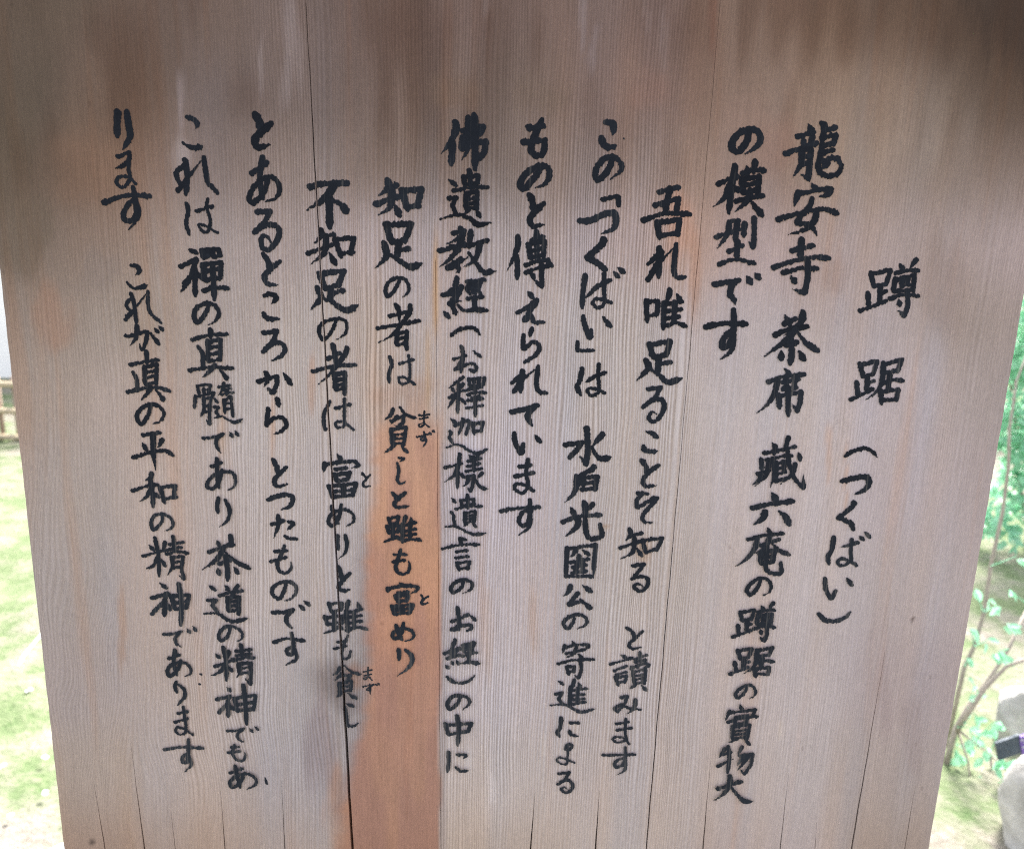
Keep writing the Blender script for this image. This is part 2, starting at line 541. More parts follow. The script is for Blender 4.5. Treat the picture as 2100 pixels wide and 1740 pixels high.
def blot(x, y, rx, ry, rgb, amt, rag=.35, seed=0):
    n = vnoise2(ux / (rx * .35 + 6) + 31, uy / (ry * .6 + 10) + 17, 40 + seed)
    d = np.sqrt(((ux - x) / rx) ** 2 + ((uy - y) / ry) ** 2) + rag * n
    blend(amt * (1 - sm(.35, 1.05, d)), rgb)


blot(690, 1395, 75, 70, (108, 97, 94), .7, seed=1)
blot(735, 1385, 28, 32, (150, 118, 100), .7, seed=2)
blot(655, 1530, 55, 130, (140, 128, 128), .7, seed=3)
blot(690, 1640, 30, 110, (158, 124, 104), .7, seed=4)
blot(840, 800, 85, 45, (168, 140, 122), .6, seed=5)
blot(892, 580, 9, 130, (184, 144, 100), .8, .25, 6)
blot(880, 740, 7, 120, (180, 150, 118), .6, .25, 7)
blot(1395, 460, 42, 95, (176, 136, 114), .65, seed=8)
blot(1425, 560, 14, 160, (170, 132, 110), .6, seed=9)
blot(1465, 40, 14, 130, (112, 78, 64), .6, .25, 10)
blot(1340, 185, 60, 55, (140, 106, 92), .3, seed=11)
blot(370, 190, 11, 130, (176, 168, 172), .30, .6, 12)
blot(375, 320, 26, 60, (176, 166, 164), .4, .5, 13)
blot(598, 90, 26, 150, (160, 150, 150), .28, .5, 14)
blot(535, 130, 10, 90, (160, 148, 146), .25, .5, 15)
blot(1000, 20, 7, 60, (172, 162, 162), .12, .7, 16)
blot(1195, 40, 7, 90, (176, 168, 172), .16, .7, 17)
blot(1215, 110, 14, 75, (158, 148, 152), .18, .7, 18)
blot(1360, 70, 8, 80, (156, 144, 142), .12, .7, 19)
blot(1325, 20, 8, 60, (156, 144, 142), .12, .7, 20)
blot(935, 185, 65, 50, (112, 92, 78), .55, seed=21)
blot(1110, 195, 70, 55, (112, 95, 82), .5, seed=22)
blot(190, 340, 110, 80, (128, 102, 84), .4, seed=23)
blot(110, 650, 45, 80, (150, 118, 98), .5, seed=24)
blot(200, 560, 60, 60, (128, 116, 108), .5, seed=25)
blot(1930, 560, 60, 130, (142, 126, 118), .5, seed=26)
blot(1600, 300, 60, 80, (142, 112, 98), .45, seed=27)
blot(1520, 240, 50, 60, (142, 118, 106), .45, seed=28)
blot(1720, 560, 45, 70, (148, 128, 118), .45, seed=29)
blot(250, 1290, 10, 120, (160, 128, 104), .5, .3, 30)
blot(560, 860, 9, 120, (184, 146, 118), .55, .3, 31)
blot(640, 780, 9, 90, (176, 138, 112), .5, .3, 32)
blot(455, 860, 8, 120, (180, 148, 120), .5, .3, 33)
blot(1000, 1300, 14, 110, (178, 150, 128), .4, .3, 34)
blot(1320, 1135, 18, 40, (168, 138, 108), .55, .3, 35)
blot(1095, 1270, 12, 90, (176, 146, 124), .45, .3, 36)
blot(1700, 930, 10, 70, (182, 150, 128), .5, .3, 37)
blot(1735, 980, 5, 110, (176, 142, 118), .5, .3, 38)
blot(1875, 1480, 30, 120, (146, 132, 128), .45, seed=39)
blot(1815, 1430, 18, 120, (148, 134, 132), .45, seed=40)
blot(1600, 1490, 8, 30, (196, 184, 170), .5, .3, 41)
blot(1180, 1480, 10, 60, (192, 178, 164), .4, .3, 42)
blot(960, 1560, 9, 45, (196, 188, 184), .5, .3, 43)
blot(1010, 1620, 8, 40, (196, 188, 184), .5, .3, 44)
blot(1115, 1530, 7, 50, (194, 180, 166), .4, .3, 45)
blot(60, 480, 70, 110, (100, 88, 74), .5, seed=46)
blot(188, 1726, 8, 9, (70, 60, 56), .9, .2, 47)
blot(1873, 1270, 6, 5, (80, 66, 60), .9, .1, 48)
blot(1240, 1080, 14, 8, (150, 120, 90), .6, .2, 49)
blot(430, 545, 12, 60, (140, 124, 114), .4, .3, 50)
blot(800, 745, 16, 60, (176, 152, 136), .4, .3, 51)

# the plank from which the grey has worn off: raw orange wood
ly = np.array([800, 815, 850, 900, 1000, 1100, 1200, 1300, 1400, 1480, 1550, 1620, 1740, 1900.])
lx = np.array([880, 800, 775, 768, 763, 752, 751, 754, 750, 742, 722, 704, 690, 684.])
lb = np.interp(uy, ly, lx) + 5 * vnoise(uy / 23 + 100, 6) + 3 * vnoise(uy / 8 + 100, 7)
topm = sm(800, 890, uy + 22 * vnoise(ux / 14 + 40, 8))
fr = sm(-34, 6, ux - lb) * (1 - sm(4, 22, ux - lb)) * sm(980, 1180, uy) * (1 - sm(1640, 1720, uy))
blend(.55 * fr, (128, 118, 118))
om = sm(-15, 20, ux - lb) * (1 - sm(-2, 3, ux - (903 + 0 * uy) - 3 * vnoise(uy / 60 + 10, 9))) * topm
oy = np.array([820, 900, 1000, 1150, 1300, 1400, 1500, 1620, 1740])
oc = lin(np.array([(176, 146, 126), (181, 143, 119), (183, 141, 114), (183, 138, 108), (178, 132, 105), (167, 126, 105), (160, 121, 101), (157, 119, 98), (155, 116, 94)]))
oc2 = lin(np.array((165, 124, 110)))
ocol = np.stack([np.interp(uy, oy, oc[:, i]) for i in range(3)], 1)
ocol = ocol * (1 + .07 * vnoise2(ux / 9 + 5, uy / 110 + 5, 12) + .05 * vnoise2(ux / 40 + 5, uy / 70 + 5, 13))[:, None]
mo = sm(-.25, .45, vnoise2(ux / 26 + 5, uy / 130 + 5, 14))[:, None]
ocol = ocol * (1 - .55 * mo) + oc2 * (1 + .0 * ocol) * .55 * mo * np.interp(uy, [800, 1400, 1740], [1, .80, .72])[:, None]
blend(.93 * om, ocol)
band = sm(-3, 1, ux - 903) * (1 - sm(8, 16, ux - 903)) * sm(860, 960, uy)
blend(.5 * band, (138, 126, 122))
# dark mould run down from the top corners, with shade painted in
drip = uy + 45 * vnoise(ux / 17 + 20, 21) + 20 * vnoise(ux / 6 + 20, 22)
reach = np.interp(ux, [1500, 1700, 1850, 1950, 2060, 2120], [-200, 20, 110, 170, 260, 300])
blend(.40 * (1 - sm(reach - 150, reach + 60, drip)), (88, 70, 56))
reach = np.interp(ux, [1700, 1850, 1950, 2050, 2120], [-140, -70, -10, 130, 230])
blend(.80 * (1 - sm(reach - 100, reach + 50, drip)), (62, 48, 39))
reach = np.interp(ux, [-80, 0, 60, 130, 300], [560, 470, 320, 120, -60])
blend(.42 * (1 - sm(reach - 120, reach + 80, drip)), (92, 80, 66))

ALB = np.array([.780, .752, .825])
A = np.ones((len(VA), 4)); A[:, :3] = np.clip(C * ALB * (1 + .06 * sm(300, 560, uy))[:, None], .01, .9)
# how deeply the soft wood has weathered out between the rings
rid = np.interp(ux, [0, 150, 300, 480, 620, 760, 1000, 1250, 1400, 1440, 1600, 1800, 2000],
                [.25, .3, .5, .7, .9, .95, 1.0, 1.0, 1.0, .35, .30, .22, .25])
rid = rid * (.45 + .55 * sm(150, 480, uy)) * (1 - .55 * sm(1450, 1740, uy))
rid = rid * (1 - .85 * om)
A[:, 3] = np.clip(rid, 0, 1)
panel = link('board_panel', verts, faces, M_CEDAR, board)
at = panel.data.attributes.new('stain_shade', 'FLOAT_COLOR', 'POINT')
at.data.foreach_set('color', A.astype(np.float32).ravel())

# --- posts that carry the board, behind it
for sx in (-1, 1):
    p = MB(); p.box((sx * .33, BT + .046, (BZ1 - .02) / 2 - .1), (.085, .085, BZ1 + .1)); p.build('post', M_POST, board)

# strokes of every character as laid on the board: @ frame origin and scale; kind + points
WRITING = """
#title
@2600 860 3.107
蹲 46|v1240,250 1270,400;z1240,262 1450,212 1400,370;h1270,390 1390,370;v1340,390 1330,570;h1340,470 1400,440;v1205,465 1215,610;h1120,650 1250,605 1400,545;d1545,150 1590,215;p1725,105 1650,205;h1500,252 1650,218 1745,222;v1500,310 1475,445;z1500,318 1705,272 1690,435;v1580,300 1562,380;s1640,295 1625,350 1660,360;h1570,390 1650,375;h1490,445 1690,422;h1440,520 1580,478 1745,492;k1630,440 1632,600 1595,710 1525,645;d1535,530 1545,590
踞 46|v1120,1220 1155,1350;z1120,1230 1305,1190 1265,1320;h1150,1350 1260,1330;v1200,1350 1190,1510;h1200,1430 1270,1400;v1085,1415 1100,1560;h1020,1600 1130,1550 1255,1485;z1385,1222 1570,1170 1520,1300;h1380,1315 1530,1288;p1370,1210 1355,1400 1300,1510 1180,1605;h1350,1430 1470,1388 1580,1398;v1440,1330 1420,1500;v1340,1510 1352,1645;z1340,1520 1530,1488 1510,1605;h1360,1605 1510,1595
@2420 1400 3
（ 44|s1470,505 1560,450 1680,430 1760,470 1800,520
つ 56|s1430,765 1560,735 1680,722 1715,775 1675,850 1570,900
く 52|z1560,990 1545,1030 1400,1140 1530,1200 1550,1260
ば 44|v1350,1345 1330,1470 1290,1550 1300,1620;t1595,1398 1500,1425 1410,1450;l1535,1365 1525,1500 1525,1585 1430,1638 1390,1605 1430,1562 1520,1590 1585,1635;d1618,1335 1652,1365;d1670,1290 1720,1342
@2400 1940 2.0233
い 32|u890,100 895,170 932,238 965,185;d1042,98 1075,145
） 34|s845,345 890,388 960,395 1030,370 1070,330
#first text line
@2600 400 3.48
龍 60|d640,100 685,190;h505,245 705,190;d560,255 590,330;p690,250 650,345;h360,450 520,395 740,320;p560,400 550,560 500,660 450,740;k565,400 670,395 655,560 635,745 540,695;h570,490 650,475;h560,580 640,565;v800,90 830,130 800,310;h830,170 965,135;z800,260 970,225 935,335;h810,352 945,325;u800,330 780,480 755,610 810,700 920,715 1000,680 1035,590;h820,440 935,405;s810,545 920,500 1000,525 1020,610;p870,560 800,640
安 58|d680,810 725,885;p515,910 500,970 462,1085;h515,935 700,895 890,865;p905,880 870,940 760,965;s680,990 640,1100 500,1270 650,1300 740,1430;p735,1140 705,1260 600,1355 390,1420;h270,1240 500,1170 750,1118 900,1130 980,1165
@2600 860 3.107
寺 54|h392,10 500,-20 620,-45;v495,-110 480,85;h195,190 420,115 620,80 790,90;h300,245 500,195 660,200;k560,120 560,300 530,460 395,420;d385,280 425,345
茶 58|d320,700 365,790;h310,790 430,735;p510,670 490,770 390,860 300,920;h210,910 350,850 555,820;p430,850 310,980 95,1140;N440,860 540,990 665,1075;h330,1020 445,985;v370,930 390,1100 372,1220;d278,1080 278,1160;d465,1080 515,1165
席 50|d310,1270 370,1330;h140,1410 280,1360 525,1328;p240,1390 205,1530 130,1650 10,1745;h290,1415 465,1380;v325,1370 345,1500;v425,1350 415,1480;h340,1490 440,1470;p305,1480 280,1515;v250,1550 258,1690;k250,1565 490,1515 475,1640 445,1720 395,1640;v350,1470 352,1770
@2420 1400 3
藏 42|d715,370 755,440;h630,475 785,445;v745,400 730,490;v880,315 850,430;h820,440 955,408;v600,540 608,650;h560,690 685,650;p680,560 650,700 530,820;p600,690 575,750 510,805;h650,545 800,512 915,502;p728,560 735,700 690,835;v755,570 745,760;h760,580 845,560;h760,638 840,622;h760,692 850,670;h740,762 870,730;v835,570 838,670;k868,440 890,600 940,735 1035,835 1035,690;p950,590 910,700 795,795;d985,470 1000,545
六 60|d710,885 755,960;h510,1040 700,1000 925,970;p640,1080 610,1150 515,1212;d780,1070 850,1130 885,1205
庵 46|d665,1245 690,1300;h465,1362 640,1322 825,1302;p560,1360 530,1460 450,1560 332,1642;h590,1425 785,1362;p690,1335 640,1440 540,1510;N700,1390 790,1480 885,1520;v590,1500 588,1600;z590,1505 740,1472 722,1590;h595,1555 725,1530;h600,1612 725,1590;u665,1440 645,1640 690,1705 800,1710 800,1600
@2400 1940 2.0233
の 28|s440,105 420,160 370,210 345,172 400,112 470,96 512,140 500,190 455,215
=蹲 28 232 258 548 540
=踞 29 213 565 540 790
=の 26 253 828 415 940
實 25|d295,972 312,1010;p225,1015 195,1082;z225,1030 405,1005 380,1045;z270,1062 350,1045 340,1095;v265,1060 260,1105;h210,1095 300,1070 418,1052;h260,1108 345,1095;v245,1125 240,1210;z245,1130 365,1110 345,1205;h250,1157 350,1145;h250,1182 350,1170;h245,1207 345,1195;p275,1210 215,1235;d320,1200 362,1248
物 26|p190,1275 150,1340;h175,1318 235,1300;v215,1262 220,1350 208,1445;t140,1400 180,1380 255,1345;p310,1262 280,1320;k290,1325 385,1312 370,1390 325,1455 295,1420;p325,1330 270,1395;p355,1330 275,1430
大 34|h140,1555 220,1530 305,1505;p225,1468 222,1530 180,1590 110,1638;n228,1535 280,1600 330,1642 388,1640
#second text line
@2200 400 2.9
の 62|s1100,160 1070,260 1000,350 940,340 930,270 990,180 1090,135 1180,150 1215,230 1170,310 1060,378
模 50|h790,680 900,630 985,600;v960,500 930,700 895,965;p910,680 850,820 740,908;d945,690 985,745;d1075,500 1085,570;h1030,575 1130,540 1255,545;v1160,460 1145,560;v1030,630 1035,770;z1030,640 1200,595 1185,780;h1050,690 1190,665;h1040,765 1180,740;h970,850 1100,815 1235,795;p1110,740 1080,850 955,955;N1110,830 1160,910 1225,985
型 46|h900,1060 1000,1040;h770,1210 870,1170 1000,1130;p900,1060 880,1180 780,1320;v980,1060 960,1250;v1055,1070 1045,1200;k1150,1020 1150,1150 1140,1310 1090,1250;h895,1350 1035,1290;v985,1250 975,1420;h800,1480 960,1430 1150,1470
で 56|z750,1680 870,1660 1000,1635;s990,1640 930,1690 910,1780 950,1830 960,1880;d1075,1600 1115,1660;d1160,1570 1195,1615
@2180 960 2.9
す 56|h725,480 920,440 1130,450;s1000,310 1005,450 980,600 930,680 885,670 910,580 985,520 1000,600 975,720 870,800
#third text line
@2200 400 2.9
吾 50|h200,760 400,710;v310,720 260,960;z160,890 400,820 370,970;h45,1040 260,970 510,980;v185,1060 205,1220;z185,1065 405,1030 385,1180;h210,1195 390,1165
れ 46|v205,1320 205,1460 195,1610;u90,1475 230,1360 90,1640;t90,1630 180,1500 365,1290;u370,1280 355,1430 350,1560 400,1615 460,1605
@2180 960 2.9
唯 44|v130,220 140,430;z130,230 250,220 240,350;h140,370 240,350;p365,110 350,190 280,290;v310,240 300,500;d435,150 470,210;h330,250 490,225;h330,325 480,300;h330,395 460,375;h300,480 420,440 525,470;v415,230 405,440
足 52|v165,650 195,780;z160,660 370,620 330,760;h200,780 330,755;v255,780 245,940;h250,850 375,830;p125,810 150,890 30,1015;n140,880 260,960 350,1030 495,985
る 44|z150,1100 275,1080 220,1180 95,1280;s110,1270 190,1210 280,1200 310,1270 270,1370 200,1425 155,1380 190,1325 235,1350
こ 50|d130,1520 190,1540 235,1575;s100,1670 130,1715 245,1715
@2040 1540 2.9
と 44|v490,125 535,190 540,270;s660,175 570,240 505,320 530,385 640,375
を 40|h450,455 550,460;z500,450 440,525 440,600 500,570 560,530;s650,500 600,560 570,590 500,680 520,740 605,745;s650,500 600,500 580,560
知 40|p370,810 380,860 330,930;h370,885 495,850;h275,1000 380,965 480,930;p420,900 400,1040 275,1110;d440,1000 490,1075;v500,920 530,1050;z500,925 700,900 640,1020;h535,1040 640,1010
る 38|z400,1175 515,1160 470,1220 390,1310;s395,1305 470,1285 545,1300 545,1380 480,1430 415,1390 450,1355 510,1385
@1860 2100 2.636
と 32|v785,155 835,190 850,245;s930,185 860,250 805,310 840,345 925,330
讀 30|d730,400 780,425;h635,485 740,455 835,425;h670,545 785,500;h690,580 785,555;v680,600 710,680;z680,605 785,590 765,650;h710,650 760,640;h855,440 970,400;v905,380 905,460;h860,465 960,445;h825,520 960,470;p830,510 825,545;z950,470 990,490 940,525;v890,490 880,520;v840,550 850,660;z840,555 960,530 945,660;h850,590 945,575;h850,625 940,610;h855,660 940,645;p860,670 810,705;d915,670 960,720
み 34|z735,785 790,770 770,830 700,915;u700,915 675,885 730,850 810,880 910,895;p865,805 850,880 775,940
ま 32|h690,1022 800,1005;h695,1080 830,1060;l775,980 770,1100 780,1165 700,1190 655,1160 700,1140 770,1160 805,1205
す 32|h570,1305 700,1305 860,1300;s770,1235 770,1330 750,1390 690,1415 675,1380 720,1340 770,1350 765,1440 690,1485
#fourth text line
@1740 380 2.9
こ 60|s1000,120 1070,130 1080,200 1070,245;s960,275 980,340 1040,370 1110,350
の 54|s1070,490 1030,590 940,690 900,660 910,580 980,490 1080,465 1150,520 1155,600 1050,690
「 44|z970,890 1060,870 1130,860 1130,950
つ 58|s740,1100 850,1100 980,1040 1080,1025 1105,1090 1080,1180 960,1230
く 62|z985,1290 970,1330 820,1470 930,1530 1000,1585
@1720 880 2.9
ば 44|v855,200 835,350 825,520;s1110,245 1000,290 920,360 855,425;l1045,180 1045,330 1040,480 980,520 930,480 960,435 1040,440 1115,470;d1140,160 1185,210;d1180,120 1240,165
い 48|u835,605 855,710 900,820 915,745;d1030,610 1105,700
」 34|z780,860 775,950 940,945
は 42|v825,1130 800,1250 775,1310 810,1390;s1060,1165 960,1200 860,1260;l990,1085 985,1200 990,1350 920,1395 875,1350 910,1320 990,1340 1050,1370
@1700 1440 2.417
水 44|k775,85 785,250 770,380 715,310;z595,220 735,200 700,250 630,325;p905,130 820,235;n810,235 880,330 985,320
戶 42|p835,400 800,435 680,480;p690,480 690,560 660,630 590,700;z720,490 865,480 840,590;v745,480 745,560;h730,540 840,530;h735,590 850,578
光 42|v755,700 765,800;d640,740 675,800;p825,710 780,770;h575,860 700,815 890,800;p705,830 690,900 595,980;u760,820 765,920 790,990 850,995 900,970 885,880
圀 34|v610,1075 600,1300;k605,1085 850,1045 835,1200 830,1330;h600,1310 820,1310;p690,1095 640,1150;d735,1090 790,1130;h640,1195 790,1165;v710,1140 710,1220;h660,1235 770,1215;v690,1220 680,1280;h655,1285 770,1265;v745,1200 740,1265
公 38|p640,1390 620,1440 580,1475;d740,1385 810,1435;z700,1450 620,1550 720,1520;n720,1500 800,1570 800,1560
@1860 2100 2.636
の 34|s310,70 290,120 250,160 210,120 250,60 330,35 400,50 425,100 395,140 330,165
寄 32|d290,275 310,310;p225,315 200,385;h225,335 330,310 440,305;p440,320 420,345 380,355;h235,390 400,350;p330,330 300,390 230,425;d340,390 380,425;h160,480 310,445 485,440;v240,510 260,580;z240,510 310,500 300,550;h260,555 310,550;k365,455 375,530 350,610 305,580
進 32|p310,625 290,690 245,740;v275,690 265,850;d345,650 365,690;h275,725 425,705;h275,770 400,755;h275,805 400,795;h270,850 410,825;v340,700 335,840;d165,635 205,665;z140,755 200,740 165,800 215,850;n90,855 220,850 370,915 500,885
に 34|v190,970 180,1060 155,1100 175,1140;h275,1015 350,1015;s265,1085 280,1120 350,1135
よ 26|s270,1260 290,1215 245,1210 225,1250 240,1270;l250,1230 250,1310 240,1380 190,1385 150,1350 180,1325 240,1345 310,1375
る 32|z170,1475 265,1460 225,1530 155,1570;s165,1570 240,1530 290,1560 285,1620 230,1645 190,1615 220,1595 250,1615
#fifth text line
@1740 380 2.9
も 58|u365,95 330,170 270,320 260,410 320,455 380,420 395,300;h235,175 380,155;h180,320 340,300
の 58|s370,550 300,660 190,780 150,730 200,640 320,560 420,570 440,650 400,730 300,775
と 54|v245,850 275,920 275,1000;s385,930 290,1020 245,1090 280,1160 390,1140
@1720 880 2.9
傳 44|p185,-190 180,-90 130,50 70,160;v165,0 180,100 175,230;h320,-150 440,-190;v370,-240 375,60;z280,-110 450,-150 440,10;v290,-100 310,20;h300,-40 440,-70;h300,20 440,-5;h260,95 400,50 490,40;d440,30 520,100;h260,170 400,120 480,110;k420,90 420,200 425,310 340,240;d320,170 340,220
え 46|d285,360 330,415;u175,570 290,510 375,445 250,640 310,600 350,665 440,665
ら 42|s325,725 310,780 300,810;u240,790 240,930 330,860 395,900 370,980 250,1065
れ 44|v230,1150 215,1250 210,1360;u120,1270 240,1185 140,1360;t150,1350 230,1240 385,1110;u385,1105 370,1230 375,1320 420,1370 470,1370
て 54|z120,1560 250,1530 380,1490;s375,1490 300,1560 285,1620 330,1700
@1700 1440 2.417
い 40|u170,120 180,200 230,290 245,210;d345,140 385,190
ま 38|h215,400 310,385;h180,480 330,450;l285,340 270,450 285,560 240,620 180,590 180,550 240,545 330,600
す 36|h60,770 200,745 380,735;s300,675 305,780 280,870 230,885 210,840 250,770 300,780 295,900 205,970
#sixth text line
@1260 390 3
佛 56|p925,95 930,170 880,290 775,420;v890,300 890,400 880,530;z1000,185 1170,150 1210,140 1185,210;z1000,260 990,370 1130,310 1240,290 1225,400 1175,465;h1000,260 1170,215;p1060,50 1065,250 1050,380 985,490;v1120,25 1130,250 1125,580
遺 42|z1010,660 1020,740 1160,720;z1010,660 1165,640 1155,715;v1070,595 1085,780;h905,800 1090,765 1260,765;v1035,830 1030,990;z1040,835 1150,805 1150,980;h1045,890 1145,875;h1045,935 1145,925;h1040,990 1145,975;p1060,990 1020,1040;d1130,995 1175,1065;d855,685 930,745;z855,880 935,870 890,950 940,1050;n770,1095 930,1050 1060,1080 1160,1150 1300,1125
教 48|p980,1190 990,1270 830,1355;h900,1240 1020,1210;h760,1420 900,1390 1040,1355;p1000,1290 900,1470 760,1590;p880,1380 960,1400 930,1470;k850,1590 980,1500 940,1560 965,1620 930,1650;t840,1600 930,1570 1090,1450;p1085,1220 1070,1320 1040,1390;h1060,1370 1260,1310;p1180,1350 1130,1500 1010,1590;n1060,1440 1150,1560 1220,1640 1350,1625
@1270 940 3.107
經 46|p945,55 910,160 790,235;z890,200 1000,150 890,290 940,300;h790,235 900,220;p990,140 940,260 870,330;t860,330 930,300 1000,300;v890,330 930,440;d800,410 855,470;h1050,95 1240,70;s1090,110 1055,170 1095,235;s1140,110 1110,170 1150,235;s1200,100 1165,170 1210,235;h1060,275 1220,250;v1130,270 1135,390;n950,340 1020,400 1140,390 1285,400
（ 42|s885,665 960,605 1050,585 1140,595 1195,665
お 36|v990,785 1010,880 985,1060;h910,920 1040,880;u1000,900 960,990 920,1030 1010,990 1090,965 1150,1000 1130,1055 1080,1030;d1115,830 1195,890
釋 34|p1010,1110 950,1160 850,1230;d880,1210 910,1260;p1010,1180 990,1240;h860,1330 950,1280 1050,1250;v965,1190 950,1490;p930,1310 840,1450;d980,1330 1030,1390;z1065,1130 1240,1115 1225,1190;v1070,1130 1080,1210;h1085,1205 1230,1185;v1125,1130 1125,1190;v1180,1125 1175,1190;h1065,1240 1210,1215;v1130,1200 1140,1290;h1055,1300 1150,1270 1255,1275;d1090,1310 1110,1340;d1190,1290 1170,1330;h1060,1360 1220,1340;h1045,1440 1220,1410;v1140,1320 1140,1530
迦 36|z920,1630 1070,1570 1080,1600 1040,1720;p1010,1560 990,1650 950,1745;v1110,1600 1130,1720;z1110,1610 1225,1590 1200,1690;h1130,1690 1200,1685;d875,1550 930,1600;z870,1690 880,1710 860,1750 895,1810;n830,1860 960,1830 1140,1920 1290,1870
@1270 1400 2.9
樣 34|h760,605 850,580 930,560;v910,470 890,640 885,805;p890,590 850,680 755,750;d905,650 955,700;d1000,475 1030,510;p1110,450 1060,530;h990,540 1120,510;h985,590 1110,560;h970,640 1130,610;v1050,500 1050,640;k1050,680 1040,760 1020,840 980,790;z985,690 1050,680;p1000,690 980,760 930,790;p1135,655 1080,710;n1060,700 1110,790 1195,815
遺 32|z920,930 930,980 1060,960;z920,930 1050,915 1045,960;v985,875 990,1010;h870,1015 1000,990 1130,985;v960,1050 955,1150;z955,1055 1065,1035 1055,1140;h965,1085 1055,1075;h965,1115 1055,1105;h965,1150 1055,1135;p985,1150 940,1185;d1035,1150 1070,1190;d825,905 865,945;z825,1045 850,1080 845,1120 870,1190;n765,1190 870,1185 1030,1260 1180,1255
言 34|d900,1295 970,1320;v910,1310 930,1380;h735,1410 900,1370 1100,1365;h875,1440 985,1425;h870,1500 995,1485;v880,1550 905,1625;z880,1555 1010,1535 985,1610;h900,1610 1000,1600
@1270 1960 2.417
の 32|s790,95 770,140 710,185 685,150 720,100 800,75 860,110 845,160 780,190
お 32|v740,310 750,400 750,495;h690,425 830,365;u750,440 720,490 690,490 770,460 840,450 855,480 820,500;d840,370 885,410
經 30|p720,575 690,650 630,690;z680,680 760,640 690,720;h630,690 770,650;h650,730 760,700;p700,700 650,750;d690,750 700,775;d730,745 745,775;d640,785 665,810;h780,620 880,595;s815,620 790,660 810,690;s850,615 825,650 850,690;s885,600 860,650 890,685;h780,710 900,680;v830,690 835,770;n765,770 850,760 930,775
） 30|s650,880 700,920 770,935 840,910 885,865
の 34|s760,1050 740,1100 680,1150 655,1110 690,1050 760,1035 830,1060 835,1110 780,1155
中 34|v640,1270 665,1365;z645,1285 740,1275 855,1265 825,1335;h665,1360 740,1345 830,1335;v735,1205 750,1300 740,1450
に 30|v665,1505 665,1600 655,1670;s735,1525 810,1530 785,1560;s725,1630 770,1665 835,1655
#seventh text line
@1260 390 3
知 58|p225,695 230,770 125,855;h220,780 320,740;h105,940 230,890 340,860;p270,780 250,960 125,1055;d300,950 345,1050;v375,800 430,1000;z365,800 575,785 530,960;h425,970 550,955
足 56|v215,1150 260,1330;z205,1150 470,1140 400,1320;h265,1330 410,1310;v340,1340 320,1490;h330,1420 445,1395;p190,1345 210,1480 90,1605;n210,1440 330,1510 450,1585 590,1550
@1270 940 3.107
の 38|s330,70 290,160 210,250 180,190 210,100 310,50 400,80 430,160 410,220 360,265
者 42|h225,460 400,420;p290,340 320,400 330,540;h95,590 300,555 540,510;p445,345 420,450 260,650 100,745;v300,640 295,770;z300,650 410,620 400,720 405,815;h310,700 410,690;h305,765 400,750
は 34|v225,895 245,980 215,1080 220,1170;h330,970 480,925;l425,880 440,1000 430,1150 350,1185 320,1120 380,1110 440,1150 495,1190
貧 36|p260,1450 230,1520 170,1570;n330,1430 400,1510 520,1555;k240,1580 370,1520 370,1590 310,1640 270,1625;p310,1530 235,1610;v240,1670 245,1830;z240,1675 400,1640 375,1830;h260,1730 380,1715;h255,1775 375,1765;h255,1825 375,1815;p280,1830 165,1925;N340,1820 370,1870 410,1910
@1270 1400 2.9
し 30|s300,505 350,515 310,545;s285,560 300,640 285,730 320,765 375,740
と 42|u235,855 270,890 275,930;s365,855 290,920 255,965 290,1000 405,985
雖 36|v200,1110 215,1170;z200,1110 300,1090 285,1150;h215,1170 290,1150;v185,1190 200,1260;z180,1200 305,1180 290,1240;h200,1255 300,1240;v245,1180 240,1320;n155,1345 240,1310 300,1290;d280,1280 310,1320;p370,1090 340,1180 310,1220;v340,1170 335,1350;d420,1100 430,1150;h350,1180 470,1150;h345,1235 470,1215;h345,1280 470,1265;h340,1335 430,1315 520,1330;v415,1160 410,1310
も 36|s320,1420 290,1520 270,1600 310,1660 385,1650 410,1580 395,1530;h255,1470 375,1470;h245,1545 360,1525
@1270 1960 2.417
富 34|d255,105 290,135;p160,155 160,190;s160,160 280,130 400,140 400,170 350,195;h245,190 330,180;v225,215 235,255;z230,220 330,205 315,255;h240,260 320,250;v195,300 215,370;z195,305 370,285 345,350;h215,330 350,320;h215,365 345,355;v280,300 280,360
め 32|v230,460 250,530 280,580;s290,440 270,530 220,570 200,530 250,490 330,490 375,530 360,570 300,590
り 34|v250,660 255,700 250,745;p310,665 360,720 340,800 235,880
#seventh line reading marks
@1270 1400 2.9
ま 22|h500,85 605,75;h510,120 590,105;l555,45 550,130 550,180 510,200 500,180 540,165 605,200
ず 22|h480,300 610,270;s550,250 560,310 540,340 520,320 550,300 575,340 530,415;d605,250 620,275;d630,235 655,250
@1270 1960 2.417
と 22|u435,210 455,240;s495,220 450,250 440,285 510,275
#eighth text line
@820 380 2.9
不 60|h720,765 880,730 1090,725;p960,750 860,880 680,1000;v910,860 915,1170;n950,895 1040,950 1100,1040
知 46|p830,1195 830,1250 760,1330;h830,1250 960,1240;h695,1430 830,1380 940,1340;p880,1260 860,1420 715,1545;d910,1420 970,1530;v970,1290 1030,1465;z970,1290 1160,1270 1120,1430;h1040,1430 1150,1415
@840 880 2.9
足 52|v760,185 810,330;z755,180 1000,155 940,300;h810,330 960,290;v870,330 860,450;h880,380 995,345;p735,325 770,420 665,540;n760,430 860,450 1020,545 1150,485
の 34|s920,650 880,750 800,840 755,770 770,690 880,635 1000,640 1030,720 1000,790 920,840
者 42|h830,1030 960,970;v890,890 930,1110;h690,1155 900,1100 1115,1090;p1030,920 1000,1000 860,1180 740,1285;v905,1180 915,1340;z910,1190 1010,1160 1005,1380;h920,1240 1010,1230;h920,1290 1010,1280;h920,1335 1010,1325
